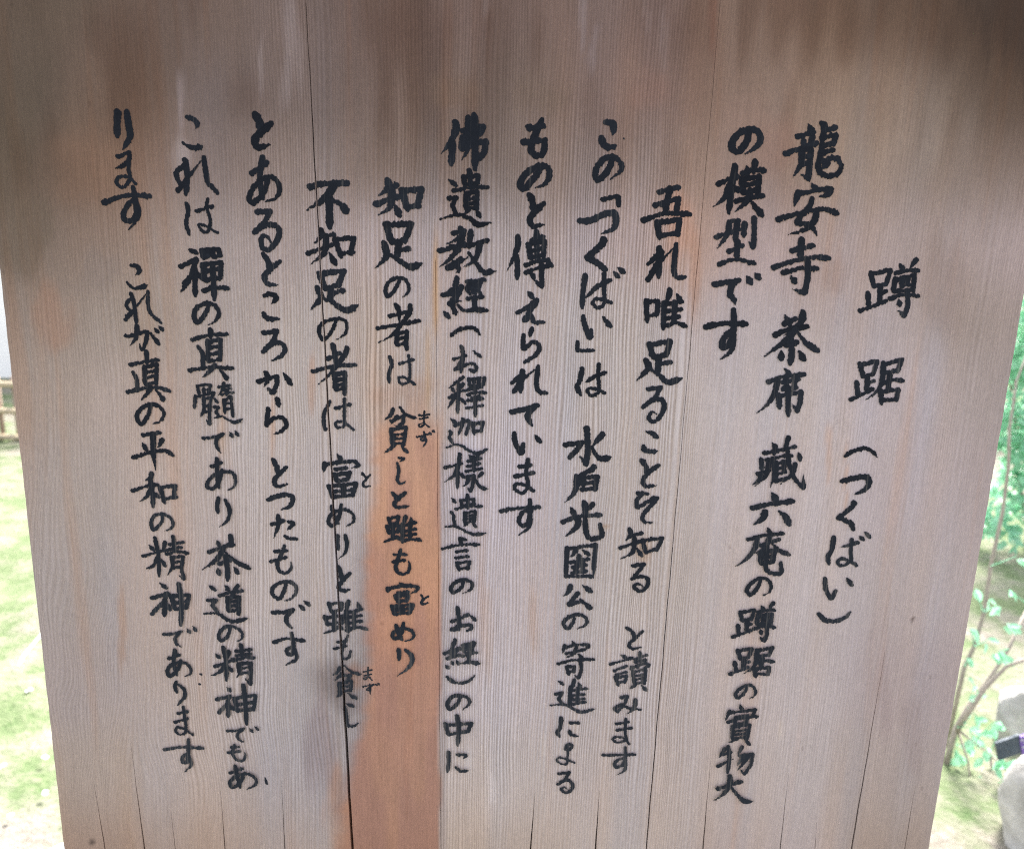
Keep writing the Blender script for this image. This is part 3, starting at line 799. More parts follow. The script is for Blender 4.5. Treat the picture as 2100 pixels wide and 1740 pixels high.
は 36|u860,1450 800,1590 810,1730 825,1725;h915,1520 1065,1480;l1005,1430 1005,1600 1000,1700 940,1710 915,1670 980,1650 1040,1690 1095,1735
@890 1380 2.9
富 42|d790,530 830,590;p665,620 650,710;s660,640 800,610 950,600 1000,640 930,670;h770,680 880,665;v765,730 780,790;z765,735 915,710 890,775;h780,795 890,780;v710,850 745,960;z700,850 980,820 940,940;h740,905 960,880;h740,960 950,935;v850,840 850,950
め 36|v735,1050 760,1150 800,1220;s830,1030 800,1170 740,1240 700,1200 740,1120 850,1080 940,1120 950,1200 880,1250
り 34|v795,1340 790,1400 800,1480;p870,1340 885,1430 860,1520 790,1575
@890 1900 2.636
と 40|u725,125 750,190 755,240;s830,190 750,270 730,320 770,345 835,335
雖 34|v640,460 665,540;z640,470 760,455 750,520;h665,540 755,515;v605,580 630,660;z600,590 770,570 760,630;h625,650 770,630;v690,540 685,710;n600,730 690,700 740,660;d730,650 760,690;p820,440 790,540 760,590;v800,530 815,720;d900,450 920,500;h800,545 940,510;h810,590 935,570;h810,640 940,620;h800,705 900,675 985,695;v870,540 870,690
も 26|u815,745 780,830 760,900 770,960 820,950 840,890;h720,810 800,800;h690,870 800,845
貧 30|p740,1040 720,1080 675,1110;n780,1020 850,1080 940,1105;p760,1090 690,1165;k740,1120 840,1105 820,1150 780,1170;v735,1180 740,1290;z740,1185 850,1160 840,1250;h750,1220 840,1205;h745,1260 840,1245;p760,1270 705,1310;d810,1270 890,1320
し 34|d800,1365 860,1390;s785,1395 800,1490 810,1560 860,1570 915,1540
#eighth line reading marks
@890 1380 2.9
と 24|u1035,715 1070,760 1080,780;s1115,735 1065,790 1045,830 1070,855 1125,845
@890 1900 2.636
ま 18|h955,1085 1030,1065;h960,1120 1025,1105;l995,1045 990,1130 970,1155 955,1140 1000,1130 1030,1160
ず 18|h950,1220 1070,1200;s1010,1195 1015,1250 985,1245 1010,1230 1015,1290;d1060,1190 1075,1205;d1080,1185 1095,1200
#ninth text line
@820 380 2.9
と 64|v175,45 215,130 215,190;s330,130 240,210 170,290 200,370 320,345
あ 46|h135,630 290,520;v245,470 220,640 225,760 250,880;s300,690 250,830 150,920 110,870 170,750 280,670 380,690 415,800 370,880 270,910
る 50|z190,1015 320,1010 270,1110 160,1220;s170,1215 290,1140 400,1170 400,1280 310,1390 240,1360 235,1270 290,1260 340,1340
@840 880 2.9
と 50|u190,-20 245,60 250,130;s360,60 270,130 210,200 230,280 340,290
こ 48|s205,400 270,380 325,420 280,480;s195,575 240,630 360,630
ろ 46|z195,770 330,750 300,840 190,960;s195,960 270,890 370,870 410,930 370,1000 280,1050
か 46|z145,1255 330,1200 330,1280 295,1370 250,1330;p220,1170 240,1230 200,1310;d395,1170 470,1280
ら 44|v335,1430 350,1500;z245,1530 225,1690;s225,1690 300,1620 390,1620 425,1690 370,1750 300,1780
@890 1380 2.9
と 44|v150,590 185,660 190,720;s280,660 195,740 160,800 190,850 295,825
つ 48|s95,985 200,945 310,935 345,980 310,1050 230,1085
た 40|h135,1230 255,1190;p200,1145 200,1240 150,1370;s300,1200 350,1220 290,1285;u265,1345 310,1370 385,1375
も 36|s260,1440 230,1530 190,1610 210,1690 280,1715 330,1660 325,1600;h165,1500 285,1490;h125,1600 280,1555
@890 1900 2.636
の 36|s250,290 230,360 190,420 130,380 140,310 240,265 330,290 345,350 310,410 240,440
で 38|z130,545 230,545 320,515;s320,520 260,580 260,640 310,690;d370,475 410,515;d415,440 460,475
す 36|h140,815 260,780 415,800;s300,730 320,830 310,920 270,920 260,880 310,860 345,920 340,970 245,1020
#tenth text line
@340 370 2.9
こ 46|s880,95 940,115 985,160 970,210;n840,350 900,390 960,405 1040,385
れ 44|v865,530 885,700 870,870;u870,560 780,640 780,690 810,760;t790,830 870,730 1050,500;u1050,500 1070,640 1090,750 1140,800 1185,855
は 34|v880,965 895,1040 875,1150 905,1270;h975,1035 1140,985;l1090,915 1080,1000 1115,1130 1090,1240 1030,1230 1000,1170 1060,1180 1190,1250
禪 44|d900,1420 980,1450;z820,1590 980,1510 920,1680 850,1760;v960,1600 965,1880;p910,1700 820,1850;d990,1640 1035,1710;z1030,1430 1095,1415 1090,1470;v1035,1430 1050,1510;h1050,1495 1100,1480;z1130,1420 1205,1415 1210,1480;v1135,1430 1145,1500;h1145,1490 1220,1475;v1040,1570 1060,1730;z1035,1570 1225,1545 1215,1700;h1060,1635 1215,1610;h1065,1725 1215,1700;h1050,1830 1150,1800 1290,1805;v1135,1560 1150,1750 1155,1920
@400 880 2.9
の 42|s930,490 880,600 810,670 780,600 800,530 890,475 980,490 1030,570 990,650 920,690
真 40|h760,840 930,795 1110,780;v945,740 945,820;v920,850 920,1060;z925,860 1045,835 1040,1040;h930,920 1040,905;h930,985 1040,965;h930,1050 1040,1035;u820,905 865,980 870,1130;h735,1145 930,1115 1165,1120;p990,1090 930,1160 865,1215;n1040,1140 1090,1200 1110,1250
髓 30|v815,1300 835,1390;z815,1300 945,1285 925,1380;h870,1340 930,1330;v880,1330 880,1380;v795,1400 785,1520;z795,1405 980,1365 960,1410;v880,1420 880,1530;z880,1430 950,1415 930,1560;k940,1500 935,1600 940,1685 900,1630;h885,1500 940,1490;h885,1555 940,1545;p880,1530 850,1610;h1030,1310 1140,1290;p1080,1270 1060,1340 1020,1400;h1080,1340 1150,1325;v1110,1340 1105,1390;h1060,1385 1175,1360;v1080,1440 1090,1570;z1085,1440 1150,1400 1160,1520 1170,1600;h1090,1480 1150,1465;h1090,1530 1155,1520;d980,1420 1015,1460;z985,1510 1030,1510 1000,1560 1030,1600;n985,1615 1060,1600 1180,1660 1280,1620
@430 1440 2.9
で 34|z785,195 870,190 990,150;s985,150 920,210 920,270 965,345;d1050,135 1075,175;d1105,120 1135,165
あ 36|h870,475 970,435;v925,400 925,560 945,690;s975,510 950,620 880,700 825,670 860,590 970,530 1080,540 1110,630 1080,690 1020,715
り 36|v940,790 925,870 935,940;p1010,815 1050,910 1030,1010 945,1080
茶 44|d925,1215 945,1260;h845,1330 970,1280 1090,1255;p1060,1170 1060,1240 960,1300;p990,1290 920,1400 775,1505;N1000,1320 1110,1420 1245,1490;h945,1445 1065,1400;v1010,1370 1030,1500 1030,1610;d935,1490 945,1545;d1095,1480 1130,1535
@480 1980 2.289
道 32|d680,75 705,110;p780,75 740,130;h635,155 720,130 815,115;v700,170 705,280;z705,175 790,160 785,300;h705,205 785,190;h705,240 785,225;h710,275 785,265;v740,130 730,170;d555,75 600,110;z545,190 610,190 580,230 620,280;n515,295 620,295 730,355 870,330
の 28|s725,400 700,470 650,510 630,460 670,405 740,395 810,440 810,490 770,515
精 30|d605,610 635,640;p710,590 700,640 680,660;v665,560 690,690 690,820;h600,710 690,680 750,650;p680,700 640,750 570,785;d710,710 735,745;h765,590 885,575;v805,540 815,640;h770,625 880,610;h745,665 830,640 910,640;p785,690 790,760 770,800;k790,690 885,680 880,850 835,800;h800,725 875,715;h795,765 875,755
神 32|d695,875 720,900;z615,970 720,940 690,1010 630,1075;v705,990 705,1105;d720,1010 745,1045;v755,960 775,1065;z760,960 920,935 905,1050;h775,1010 905,990;h775,1055 900,1045;v825,855 840,1000 850,1165
で 26|z700,1215 760,1215 830,1195;s825,1200 780,1240 785,1280 830,1305;d875,1195 895,1220;d915,1180 940,1205
も 26|s755,1325 740,1390 770,1440 820,1450 840,1410 835,1380;h730,1345 790,1340;h705,1385 800,1375
あ 30|h720,1545 820,1510;v760,1490 775,1560 800,1660;s830,1555 800,1620 740,1660 720,1620 760,1575 850,1550 920,1590 915,1640 850,1675
#eleventh text line
@340 370 2.9
り 54|v190,50 185,160 185,290;s280,45 300,180 310,300 240,420
ま 40|h190,490 310,450;s310,465 300,520 240,580 170,610;l300,520 300,620 310,720 240,800 180,750 200,700 290,690 370,760
す 48|h50,950 280,880 510,885;s345,800 365,920 380,1040 340,1130 260,1120 255,1050 320,940 380,960 395,1090 300,1220
@400 880 2.9
こ 40|s150,95 200,100 235,150 195,195;n110,265 160,320 230,320 320,290
れ 34|v150,380 180,480 205,680;u170,420 110,470 110,520 160,570 100,600;t95,640 160,560 320,360;u320,355 320,480 350,580 450,670
が 38|s90,800 180,790 300,760 300,850 260,940 235,880;p210,700 200,820 140,900;d325,750 425,880;d385,725 420,760;d430,705 465,740
真 38|h145,1090 280,1060 420,1040;v305,960 310,1080;v285,1110 290,1280;z290,1115 410,1080 400,1280;h295,1165 400,1145;h295,1220 400,1200;h295,1280 400,1265;u170,1160 205,1230 215,1350;h115,1360 300,1320 420,1315 535,1350;p350,1310 300,1390 245,1445;n400,1340 450,1400 480,1460
の 40|s350,1490 320,1590 260,1680 210,1620 230,1550 310,1490 410,1490 480,1570 440,1650 370,1675
@430 1440 2.9
平 42|h185,165 350,140;p290,170 285,320 310,520;d180,245 215,310;p380,210 330,290;h85,390 250,340 400,320 480,365;v280,150 290,400
和 40|p270,545 260,590 205,620;h80,720 200,680 330,660;v255,600 280,740 285,880;p270,690 220,780 150,830;d290,740 340,780;v355,690 400,840;z350,690 510,665 490,780;h400,800 520,780
の 34|s380,960 370,1030 290,1110 265,1040 300,970 380,950 460,990 485,1060 450,1100 390,1125
精 34|d245,1260 290,1310;p405,1230 390,1290 350,1310;v305,1190 340,1370 345,1570;h185,1370 330,1330 430,1310;p330,1380 290,1460 215,1500;d370,1400 405,1465;h450,1255 590,1230;v485,1175 500,1330;h455,1300 570,1280;h420,1350 520,1325 635,1340;p470,1380 480,1470 430,1560;k475,1385 585,1370 570,1500 595,1605 540,1555;h485,1435 580,1420;h485,1485 575,1470
@480 1980 2.289
神 34|d165,55 215,95;z100,175 230,135 190,210 100,300;v205,190 200,315;d215,210 245,265;v255,160 285,265;z260,160 395,150 375,250;h285,210 380,200;h285,260 375,245;v315,65 335,220 330,390
で 28|z195,460 270,455 335,435;s330,440 290,480 295,530 340,560;d380,415 400,445;d425,395 450,430
あ 30|h235,650 320,620;v285,585 275,680 300,780;s330,665 310,730 250,790 225,750 260,695 350,680 405,720 405,770 360,790
り 28|u295,830 285,870 300,915;s315,855 355,890 360,950 300,1020
ま 28|h310,1080 385,1065;h285,1150 385,1120;l350,1030 365,1130 370,1220 330,1250 290,1220 305,1190 360,1205 425,1250
す 30|h200,1365 350,1345 505,1355;s390,1285 390,1400 380,1465 345,1460 345,1425 380,1400 405,1440 410,1490 360,1540
#splash
@480 1980 2.289
、 20|d990,1590 1005,1640;u480,775 490,780;u470,853 480,857
@1740 380 2.9
、 18|u1183,280 1185,285
"""
LABELS = {
    'title': 'title line at the right of the board',
    'first text line': 'long line beginning with the temple name, next to the title',
    'second text line': 'short line of seven characters left of the long temple line',
    'third text line': 'indented line starting low, second half after a wide gap',
    'fourth text line': 'line with corner quotation marks near its top',
    'fifth text line': 'line ending halfway down the board',
    'sixth text line': 'line with brackets around its middle, right of the orange plank',
    'seventh text line': 'line running down onto the bare orange plank',
    'seventh line reading marks': 'small reading marks on the orange plank',
    'eighth text line': 'line cut by the long open crack',
    'eighth line reading marks': 'small reading marks left of the orange plank',
    'ninth text line': 'line left of the long crack',
    'tenth text line': 'second line from the left, starting under a white streak',
    'eleventh text line': 'leftmost line with a gap after its first characters',
    'splash': 'stray ink specks'}

# ------------------------------------------------------------------ brush writing
PROF = {
    'v': ((0, .95), (.12, 1.08), (.5, .9), (.86, 1.0), (1, .55)),
    'h': ((0, .95), (.1, .95), (.45, .72), (.8, .88), (.92, 1.05), (1, .8)),
    'p': ((0, .9), (.15, 1.1), (.6, .82), (1, .10)),
    't': ((0, .95), (.2, 1.0), (1, .12)),
    'n': ((0, .5), (.4, .78), (.72, 1.12), (.84, 1.15), (1, .12)),
    'N': ((0, .35), (.45, .78), (.85, 1.12), (1, .85)),
    'd': ((0, .30), (.45, .9), (.8, 1.1), (1, .8)),
    'z': ((0, .95), (.12, .95), (.5, .85), (.9, .9), (1, .75)),
    'k': ((0, .95), (.4, .9), (.8, .95), (1, .10)),
    's': ((0, .75), (.15, .95), (.6, .92), (.85, .75), (1, .2)),
    'u': ((0, .7), (.15, .92), (.8, .9), (1, .7)),
    'l': ((0, .8), (.2, .75), (.8, .7), (1, .75))}


def catmull(p, n):
    p = np.array(p, float)
    if len(p) == 2: p = np.array([p[0], p.mean(0), p[1]])
    e = np.vstack([2 * p[0] - p[1], p, 2 * p[-1] - p[-2]])
    out = []
    for i in range(1, len(e) - 2):
        for t in np.linspace(0, 1, n, endpoint=False):
            a, b, c, d = e[i - 1], e[i], e[i + 1], e[i + 2]
            out.append(.5 * (2 * b + (c - a) * t + (2 * a - 5 * b + 4 * c - d) * t * t + (3 * b - a - 3 * c + d) * t ** 3))
    out.append(p[-1]); return np.array(out)


def resample(q, step):
    s = np.concatenate([[0], np.cumsum(np.linalg.norm(np.diff(q, axis=0), axis=1))])
    n = max(4, int(s[-1] / step))
    t = np.linspace(0, s[-1], n + 1)
    return np.stack([np.interp(t, s, q[:, 0]), np.interp(t, s, q[:, 1])], 1), t / max(s[-1], 1e-6)


MPP = float((on_board(1100, 900)[0] - on_board(1000, 900)[0]) / 100 / SRC)   # metres per photograph pixel


class Ink:
    def __init__(self): self.v = []; self.f = []; self.c = []; self.k = 0; self.dry = .3

    def put(self, poly, y, load=0.0):
        n = len(self.v)
        for x, z in poly: self.v.append((x, y, z))
        self.c += [load] * len(poly)
        self.f.append(tuple(range(n, n + len(poly))))

    def stroke(self, kind, pts, wpx):                # pts, width in photograph pixels
        P3 = [on_board(x / SRC, y / SRC) for x, y in pts]
        loc = np.array([(p[0], p[2]) for p in P3])
        c = loc.mean(0)
        wd = wpx * MPP * INK_GAIN
        if kind in 'zk':
            q = loc; 
            dense = [q[0]]
            for a, b in zip(q[:-1], q[1:]):
                for t in (.33, .66, 1): dense.append(a + (b - a) * t)
            q = np.array(dense)
        else: q = catmull(loc, 10)
        q, t = resample(q, .0011)
        pr = PROF[kind]
        W = np.interp(t, [a for a, b in pr], [b for a, b in pr]) * wd
        tg = np.gradient(q, axis=0); tg /= np.maximum(np.linalg.norm(tg, axis=1), 1e-9)[:, None]
        hor = np.abs(tg[:, 0])
        W = W * (1.06 - .16 * hor)
        W = W * (1 + .035 * rng.normal(size=len(W)))
        nr = np.stack([-tg[:, 1], tg[:, 0]], 1)
        # bristles skip over the ridges: edges across the grain are ragged
        ja = (.00014 + .00030 * hor)
        L = q + nr * (W / 2 + rng.normal(size=len(W)) * ja)[:, None]
        Rr = q - nr * (W / 2 + rng.normal(size=len(W)) * ja)[:, None]
        d0 = self.dry + random.uniform(-.15, .2); d1 = d0 + random.uniform(-.1, .45)
        LD = np.clip(d0 + (d1 - d0) * t ** 1.5, 0, 1)
        y0 = -.00025 - .000016 * self.k
        for i in range(len(q) - 1):
            a, b, c_, d = L[i], Rr[i], Rr[i + 1], L[i + 1]
            area = (b[0] - a[0]) * (d[1] - a[1]) - (b[1] - a[1]) * (d[0] - a[0])
            self.put((a, b, c_, d) if area > 0 else (d, c_, b, a), y0 - .000008 * i / len(q), LD[i])
        # brush heads: a slanted oval where the brush was set down or turned
        turn = np.concatenate([[9], np.arccos(np.clip((tg[1:] * tg[:-1]).sum(1), -1, 1)), [9]])
        idx = [0, len(q) - 1] + [i for i in range(1, len(q) - 1) if turn[i] > .35]
        for m, i in enumerate(idx):
            r = W[i] / 2
            if r < .0004: continue
            sl = (.92, 1.12) if i in (0, len(q) - 1) and kind in 'vhpztkNd' else (1, 1)
            an = math.radians(-42)
            poly = []
            for k in range(12):
                th = 2 * math.pi * k / 12
                ex, ez = sl[1] * math.cos(th), sl[0] * math.sin(th)
                jr = r * (1 + .07 * rng.normal())
                poly.append((q[i, 0] + jr * (ex * math.cos(an) - ez * math.sin(an)), q[i, 1] + jr * (ex * math.sin(an) + ez * math.cos(an))))
            self.put(poly, y0 - .0000085 - .0000008 * (m % 6), LD[i])
        self.k += 1

    def build(self, name, label):
        o = link(name, self.v, self.f, M_INK, board)
        o['label'] = label
        at = o.data.attributes.new('load', 'FLOAT', 'POINT'); at.data.foreach_set('value', np.array(self.c, np.float32))
        c = next(c for c in cracks if c[6] >= .019)
        bm = bmesh.new(); bm.from_mesh(o.data)
        oz = board.location.z; ox = board.location.x
        xs = [v.co.x for v in bm.verts]
        cx = [crack_x(c, z) for z in (BZ0, BZ1)]
        if min(xs) < max(cx) and max(xs) > min(cx):
            s = (c[2] - c[0]) / (c[3] - c[1])
            nrm = Vector((1, 0, -s)).normalized()
            for sg in (-1, 1):
                zt = 0.5 * (BZ0 + BZ1)
                p = Vector((crack_x(c, zt) + sg * crack_w(c, zt) * .5, 0, zt))
                bmesh.ops.bisect_plane(bm, geom=bm.verts[:] + bm.edges[:] + bm.faces[:], plane_co=p, plane_no=nrm, dist=1e-7)
            kill = []
            for f in bm.faces:
                q = f.calc_center_median()
                if abs(q.x - crack_x(c, q.z)) < crack_w(c, .5 * (BZ0 + BZ1)) * .5: kill.append(f)
            bmesh.ops.delete(bm, geom=kill, context='FACES')
        bm.to_mesh(o.data); bm.free(); o.data.update()
        return o


INK_GAIN = 1.24
DEF = {}
ox = oy_ = 0; sc = 1
ink = None; title = None
for line in WRITING.strip().split('\n'):
    if line[0] == '#':
        if ink and ink.v: ink.build(pname, title)
        title = line[1:]; ink = Ink()
        pname = 'reading_mark' if 'marks' in title else ('ink_speck' if title == 'splash' else 'text_line')
        title = LABELS.get(title, title)
    elif line[0] == '@':
        ox, oy_, sc = map(float, line[1:].split())
    elif line[0] == '=':
        ch, wv, x0, y0, x1, y1 = line[1:].split()
        st, bb, w0 = DEF[ch]
        kx = (float(x1) - float(x0)) / (bb[2] - bb[0]); ky = (float(y1) - float(y0)) / (bb[3] - bb[1])
        for kind, p in st:
            q = [(ox + (float(x0) + (x - bb[0]) * kx) / sc, oy_ + (float(y0) + (y - bb[1]) * ky) / sc) for x, y in p]
            ink.stroke(kind, q, float(wv) / sc)
    else:
        head, body = line.split('|'); ch, wv = head.split()
        st = []
        for s in body.split(';'):
            st.append((s[0], [tuple(map(float, p.split(','))) for p in s[1:].split()]))
        xs = [p[0] for k_, q in st for p in q]; ys = [p[1] for k_, q in st for p in q]
        h = float(wv) / 2
        DEF[ch] = (st, (min(xs) - h, min(ys) - h, max(xs) + h, max(ys) + h), float(wv))
        ink.dry = max(0, random.gauss(.30, .16))
        for kind, p in st:
            ink.stroke(kind, [(ox + x / sc, oy_ + y / sc) for x, y in p], float(wv) / sc)
            if pname == 'ink_speck': ink.build(pname, title); ink = Ink()
        if pname == 'reading_mark': ink.build(pname, title); ink = Ink()


# ------------------------------------------------------------------ garden behind, to the right
def leaf_cloud(mb, c, rad, n, ln, wd, face=(0, -1, .3)):
    for _ in range(n):
        while True:
            p = np.array([random.uniform(-1, 1) for _ in range(3)])
            if (p ** 2).sum() < 1: break
        q = c + p * rad
        d = Vector((random.gauss(0, 1), random.gauss(-.2, .8), random.gauss(-.25, .5)))
        up = Vector((random.gauss(0, .5), random.gauss(-.5, .5), 1.0))
        s = random.uniform(.7, 1.25)
        mb.leaf(q, d, up, ln * s, wd * s, random.uniform(0, .3))


def P3(px, py, y): return on_board(px, py, y)


# bush with the long bending stems
root = on_ground(1940, 1560)
YB = float(root[1])
shrub = empty('shrub', tuple(root), 'leafy shrub with thin bending stems beside the pale rock', 'shrub')
st = MB(); st.tube([root - np.array([0, 0, .05]), P3(1952, 1520, YB), P3(1962, 1490, YB), P3(1985, 1450, YB + .02), P3(2030, 1390, YB + .03), P3(2068, 1330, YB + .05), P3(2110, 1240, YB + .1)],
                   [.010, .009, .008, .0075, .0065, .005, .004]); st.build('branch', M_BARK, shrub, True)
st = MB(); st.tube([P3(1960, 1500, YB), P3(1990, 1455, YB - .03), P3(2020, 1410, YB - .04), P3(2065, 1365, YB - .04), P3(2120, 1345, YB - .06)],
                   [.008, .007, .006, .005, .004]); st.build('branch', M_BARK, shrub, True)
st = MB(); st.tube([P3(1940, 1530, YB + .05), P3(1978, 1366, YB + .06), P3(1998, 1325, YB + .06), P3(2018, 1255, YB + .07), P3(2032, 1160, YB + .08), P3(2056, 1050, YB + .1), P3(2068, 960, YB + .1), P3(2070, 880, YB + .12), P3(2085, 780, YB + .15), P3(2120, 690, YB + .2)],
                   [.007, .0065, .006, .006, .0055, .005, .0045, .004, .003, .0025]); st.build('branch', M_BARK, shrub, True)
lf = MB()
LEAF_AT = ((2028, 1310, 0), (2072, 1278, .02), (2065, 1286, 0), (2050, 1332, -.02), (2056, 1336, 0), (1985, 1350, .04), (2030, 1345, 0), (1995, 1400, 0), (2000, 1425, -.02),
                     (1972, 1480, 0), (1985, 1490, -.03), (1995, 1505, -.03), (1990, 1520, 0), (2010, 1520, -.05), (2022, 1530, -.05), (2015, 1545, -.06), (1962, 1520, 0), (1958, 1540, -.02), (1950, 1555, 0), (1968, 1550, -.03), (1964, 1568, 0), (1958, 1582, -.02),
                     (1985, 1600, -.05), (1992, 1615, -.05), (1988, 1635, -.06), (2000, 1640, -.05), (2006, 1625, -.05), (2018, 1605, -.06), (2050, 1555, -.1), (2062, 1560, -.1), (2075, 1565, -.1), (2042, 1578, -.1), (2055, 1600, -.1),
                     (2068, 1580, -.1), (2080, 1600, -.1), (2095, 1610, -.1), (2035, 1665, -.1), (2048, 1660, -.1), (2065, 1650, -.1), (2085, 1660, -.1), (2098, 1690, -.1), (2040, 1490, 0), (2038, 1480, 0), (2045, 1505, 0), (2005, 1470, 0),
                     (2030, 1228, .1), (2075, 1215, .08), (1990, 1290, .05), (1998, 1210, .07), (2045, 1240, .1), (2085, 1140, .05))
for (px, py, dy) in LEAF_AT:
    c = P3(px, py, YB + dy)
    for _ in range(2):
        d = Vector((random.gauss(.3, .7), random.gauss(-.3, .4), random.gauss(-.5, .5)))
        q = c + np.array([random.gauss(0, .006) for _ in range(3)])
        lf.leaf(q, d, (random.gauss(0, .4), -.7, 1), random.uniform(.028, .044), random.uniform(.017, .026), .2)
tw = MB()
stems = [(1962, 1490), (1985, 1450), (2007, 1420), (2030, 1390), (2050, 1360), (2068, 1330), (2088, 1290), (2110, 1240), (2040, 1390), (1978, 1366), (1998, 1325), (2018, 1255), (2032, 1160),
         (1995, 1520), (2030, 1545), (2060, 1575), (2040, 1610), (1985, 1560), (1995, 1600), (2080, 1600)]
for (px, py, dy) in LEAF_AT:
    a = min(stems, key=lambda q: (q[0] - px) ** 2 + (q[1] - py) ** 2)
    lf.tube([P3(a[0], a[1], YB + dy * .5), P3(px, py, YB + dy)], [.0016, .0011], 5)     # green shoots
for (a, b, c) in (((1965, 1495), (1995, 1520), (2030, 1545)), ((1966, 1500), (1985, 1560), (1996, 1640)), ((2030, 1545), (2060, 1575), (2100, 1620)), ((2030, 1545), (2040, 1610), (2045, 1665))):
    tw.tube([P3(*a, YB), P3(*b, YB - .04), P3(*c, YB - .09)], [.004, .003, .0015], 6)
lf.build('foliage', M_LEAF, shrub)
tw.build('twig', M_BARK, shrub, True)

# dense bush further back
yb = float(on_ground(2120, 1135)[1])
gb = on_ground(2150, 1120)
bush = empty('bush', tuple(gb), 'dense bright green bush filling the right edge behind the stems', 'bush')
fo = MB()
for (px, py, n, rx, rz) in ((2075, 1020, 150, .16, .16), (2130, 920, 240, .22, .20), (2090, 880, 180, .17, .16), (2150, 760, 300, .26, .26), (2100, 700, 220, .2, .2), (2230, 860, 260, .3, .35), (2180, 600, 260, .3, .25), (2250, 1020, 160, .25, .22), (2045, 1085, 50, .08, .07)):
    c = P3(px, py, yb + random.uniform(-.05, .15))
    leaf_cloud(fo, c, np.array([rx, .16, rz]), int(n * 1.15), .066, .034)
fo.build('foliage', M_LEAF, bush)
stm = MB()
for k in range(5):
    a = gb + np.array([random.uniform(-.1, .2), random.uniform(-.05, .1), -.05])
    b = P3(2080 + 45 * k, random.uniform(620, 800), yb + .05)
    stm.tube([a, (a + b) / 2 + np.array([random.uniform(-.05, .05), 0, 0]), b], [.012, .009, .004])
stm.build('stem', M_BARK, bush, True)
g2 = on_ground(2150, 900)
hed = empty('hedge', tuple(g2), 'deeper green hedge beyond the bright bush', 'hedge')
fo = MB()
for k in range(16):
    c = g2 + np.array([-.9 + .32 * (k % 8) + random.uniform(-.1, .1), random.uniform(0, .5), .35 + .6 * (k // 8)])
    leaf_cloud(fo, c, np.array([.32, .3, .42]), 240, .075, .038)
fo.build('foliage', M_LEAF2, hed)
tk = MB()
for k in range(5): tk.tube([g2 + np.array([-.7 + .45 * k, .2, -.1]), g2 + np.array([-.7 + .45 * k, .25, .9])], [.02, .012])
tk.build('stem', M_BARK, hed, True)


def rock(name, c, r, label, mat, seed, squash=1.0, cat='rock'):
    bm = bmesh.new(); bmesh.ops.create_icosphere(bm, subdivisions=4, radius=1)
    rr = random.Random(seed); dirs = [(Vector((rr.gauss(0, 1), rr.gauss(0, 1), rr.gauss(0, 1))).normalized(), rr.uniform(.62, .92)) for _ in range(16)]
    for v in bm.verts:
        d = v.co.normalized(); s = 1.0
        for u, k in dirs:
            q = d.dot(u)
            if q > 0: s = min(s, k / max(q, 1e-3))
        s *= 1 + .02 * math.sin(9 * d.x + 3) * math.sin(8 * d.z) + .012 * math.sin(23 * d.y + 17 * d.x)
        v.co = Vector((d.x * r[0], d.y * r[1], d.z * r[2])) * s
    me = bpy.data.meshes.new(name); bm.to_mesh(me); bm.free(); me.materials.append(mat)
    me.polygons.foreach_set('use_smooth', [True] * len(me.polygons))
    o = bpy.data.objects.new(name, me); COL.objects.link(o); o.location = tuple(map(float, c))
    o['label'] = label; o['category'] = cat
    return o


# rocks at the right edge
b = on_ground(2095, 1545); rock('rock', b + np.array([.035, .1, .05]), (.075, .08, .13), 'pale standing rock on the moss above the slate tag', M_ROCK, 3)
RB = on_ground(2135, 1765)
b2 = on_ground(2135, 1765); zt = float(P3(2085, 1552, float(b2[1]))[2])
rock('rock', np.array([b2[0] + .055, b2[1], zt - .21]), (.15, .17, .26), 'large pale rock at the bottom right under overhanging leaves', M_ROCK, 8)
b = on_ground(195, 1775); rock('stepping_stone', b + np.array([.0, -.03, -.01]), (.17, .12, .06), 'blue grey stepping stone in the moss at the bottom left', M_BLUESTONE, 5, cat='stepping stone')

# slate tag with a purple end leaning between the rocks
ct = P3(2068, 1531, float(RB[1]) + .02)
tag = empty('garden_tag', (ct[0], ct[1], 0), 'dark slate tag with purple end and white marks between pale rocks', 'garden tag')
rz = Matrix.Rotation(math.radians(-24), 3, 'Y') @ Matrix.Rotation(math.radians(12), 3, 'X')
m = MB(); m.box(ct, (.060, .006, .062), rz); m.build('plate', M_SLATE, tag)
pc = Vector(ct) + rz @ Vector((.036, -.001, -.006))
m = MB(); m.box(pc, (.018, .007, .062), rz); pp = m.build('end_panel', M_PURPLE, tag)
m = MB()
for q, (a, bb) in enumerate(((-.004, .022), (.003, .010), (-.003, -.004), (.003, -.016))):
    m.box(pc + rz @ Vector((a, -.0045, bb)), (.007, .001, .004), rz)
mk = m.build('mark', M_WHITE, tag)

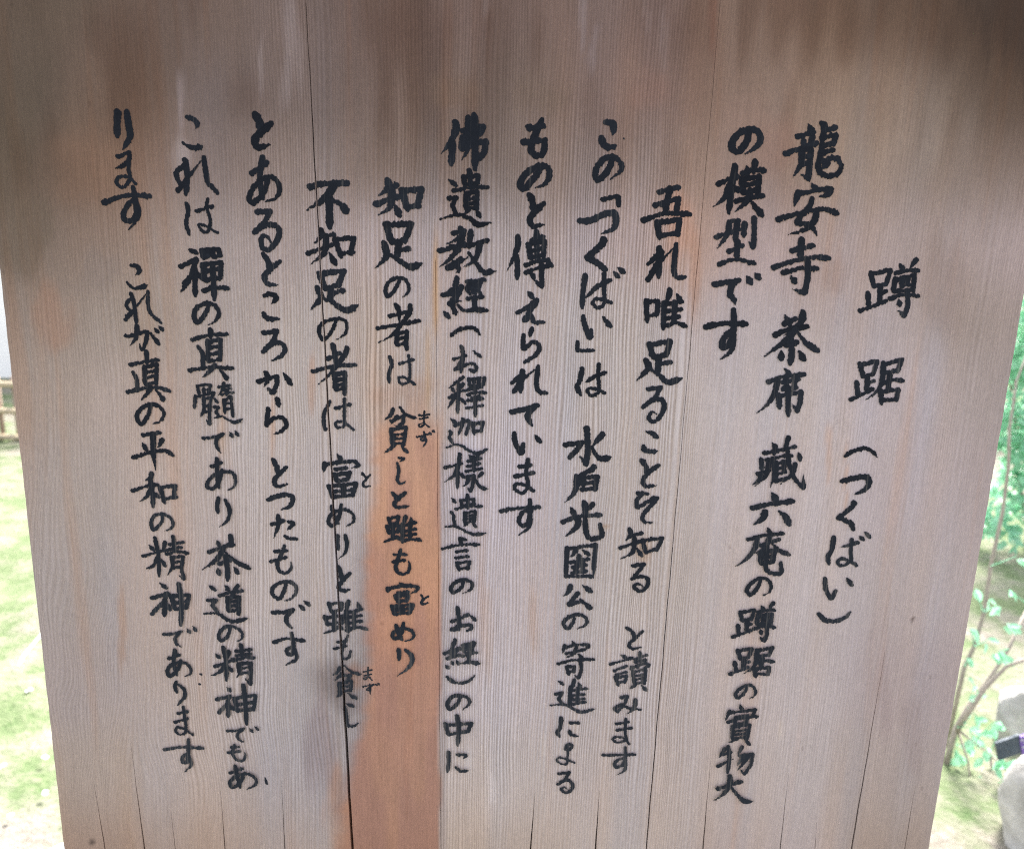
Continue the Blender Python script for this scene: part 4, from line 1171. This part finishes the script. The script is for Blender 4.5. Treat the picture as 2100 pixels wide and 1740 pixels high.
# ------------------------------------------------------------------ garden behind, to the left
fb = on_ground(20, 902); fy = float(fb[1]); fx = float(fb[0])
fen = empty('bamboo_fence', (fx, fy, 0), 'low bamboo fence with three pale rails at the left edge', 'fence')
for py in (789, 844, 897):
    z = float(P3(20, py, fy)[2])
    m = MB(); m.tube([(fx - 1.3, fy, z), (fx + .02, fy, z + .004), (fx + 1.4, fy, z - .004)], .022, 10); m.build('rail', M_BAMBOO, fen, True)
for k in range(22):
    m = MB(); x = fx - 1.25 + .118 * k; m.tube([(x, fy + .04, -.1), (x, fy + .04, .46)], .017, 10); m.build('upright', M_BAMBOO_D, fen, True)
wl = empty('garden_wall', (fx - 1, fy + 2.6, 0), 'white plastered garden wall beyond the bamboo fence', 'wall')
m = MB(); m.box((fx - 1, fy + 2.6, .9), (9, .25, 1.9)); m.build('wall_face', M_PLASTER, wl)
m = MB(); m.box((fx - 1, fy + 2.6, 1.9), (9.2, .5, .1)); m.build('coping', M_DARK, wl)

# pale strip lying on the moss
q = [on_ground(x / SRC, y / SRC, .02) for x, y in ((-60, 2420), (0, 2374), (30, 2348), (58, 2316), (66, 2290), (78, 2262), (100, 2235), (129, 2200), (170, 2150))]
v = []; f = []
for i, p in enumerate(q):
    t = q[min(i + 1, len(q) - 1)] - q[max(i - 1, 0)]; nrm = np.array([-t[1], t[0], 0]); nrm /= np.linalg.norm(nrm)
    wd = .008 * (1 - .07 * i)
    for s, h in ((-1, 0), (0, .006), (1, 0)): v.append(p + nrm * wd * s + np.array([0, 0, h]))
for i in range(len(q) - 1):
    a = i * 3; f += [(a, a + 1, a + 4, a + 3), (a + 1, a + 2, a + 5, a + 4)]
o = link('fallen_strap_leaf', v, f, M_STRAP, None, True); o['label'] = 'long pale dry blade lying curved on the moss'; o['category'] = 'dry leaf'
so_ = o.modifiers.new('thick', 'SOLIDIFY'); so_.thickness = .002

# pale petals on the moss
spots = ((95, 2374, 'pale petal just right of the curved dry blade'), (28, 2812, 'white petal nearest the blue grey stone'), (145, 2730, 'pale petal beside the tan scrap low on the moss'),
         (165, 2600, 'blue white petal tight against the left side of the board'), (5, 2640, 'pale petal at the left rim level with the lower moss'))
for i, (x, y, lb_) in enumerate(spots):
    c = on_ground(x / SRC, y / SRC, .03); m = MB()
    for k in range(2): m.leaf(c, (random.gauss(0, 1), random.gauss(0, 1), .1), (0, -.3, 1), .016, .013, .1)
    o = m.build('petal', M_WHITE); o['label'] = lb_; o['category'] = 'petal'; o['group'] = 'petals fallen on the moss'
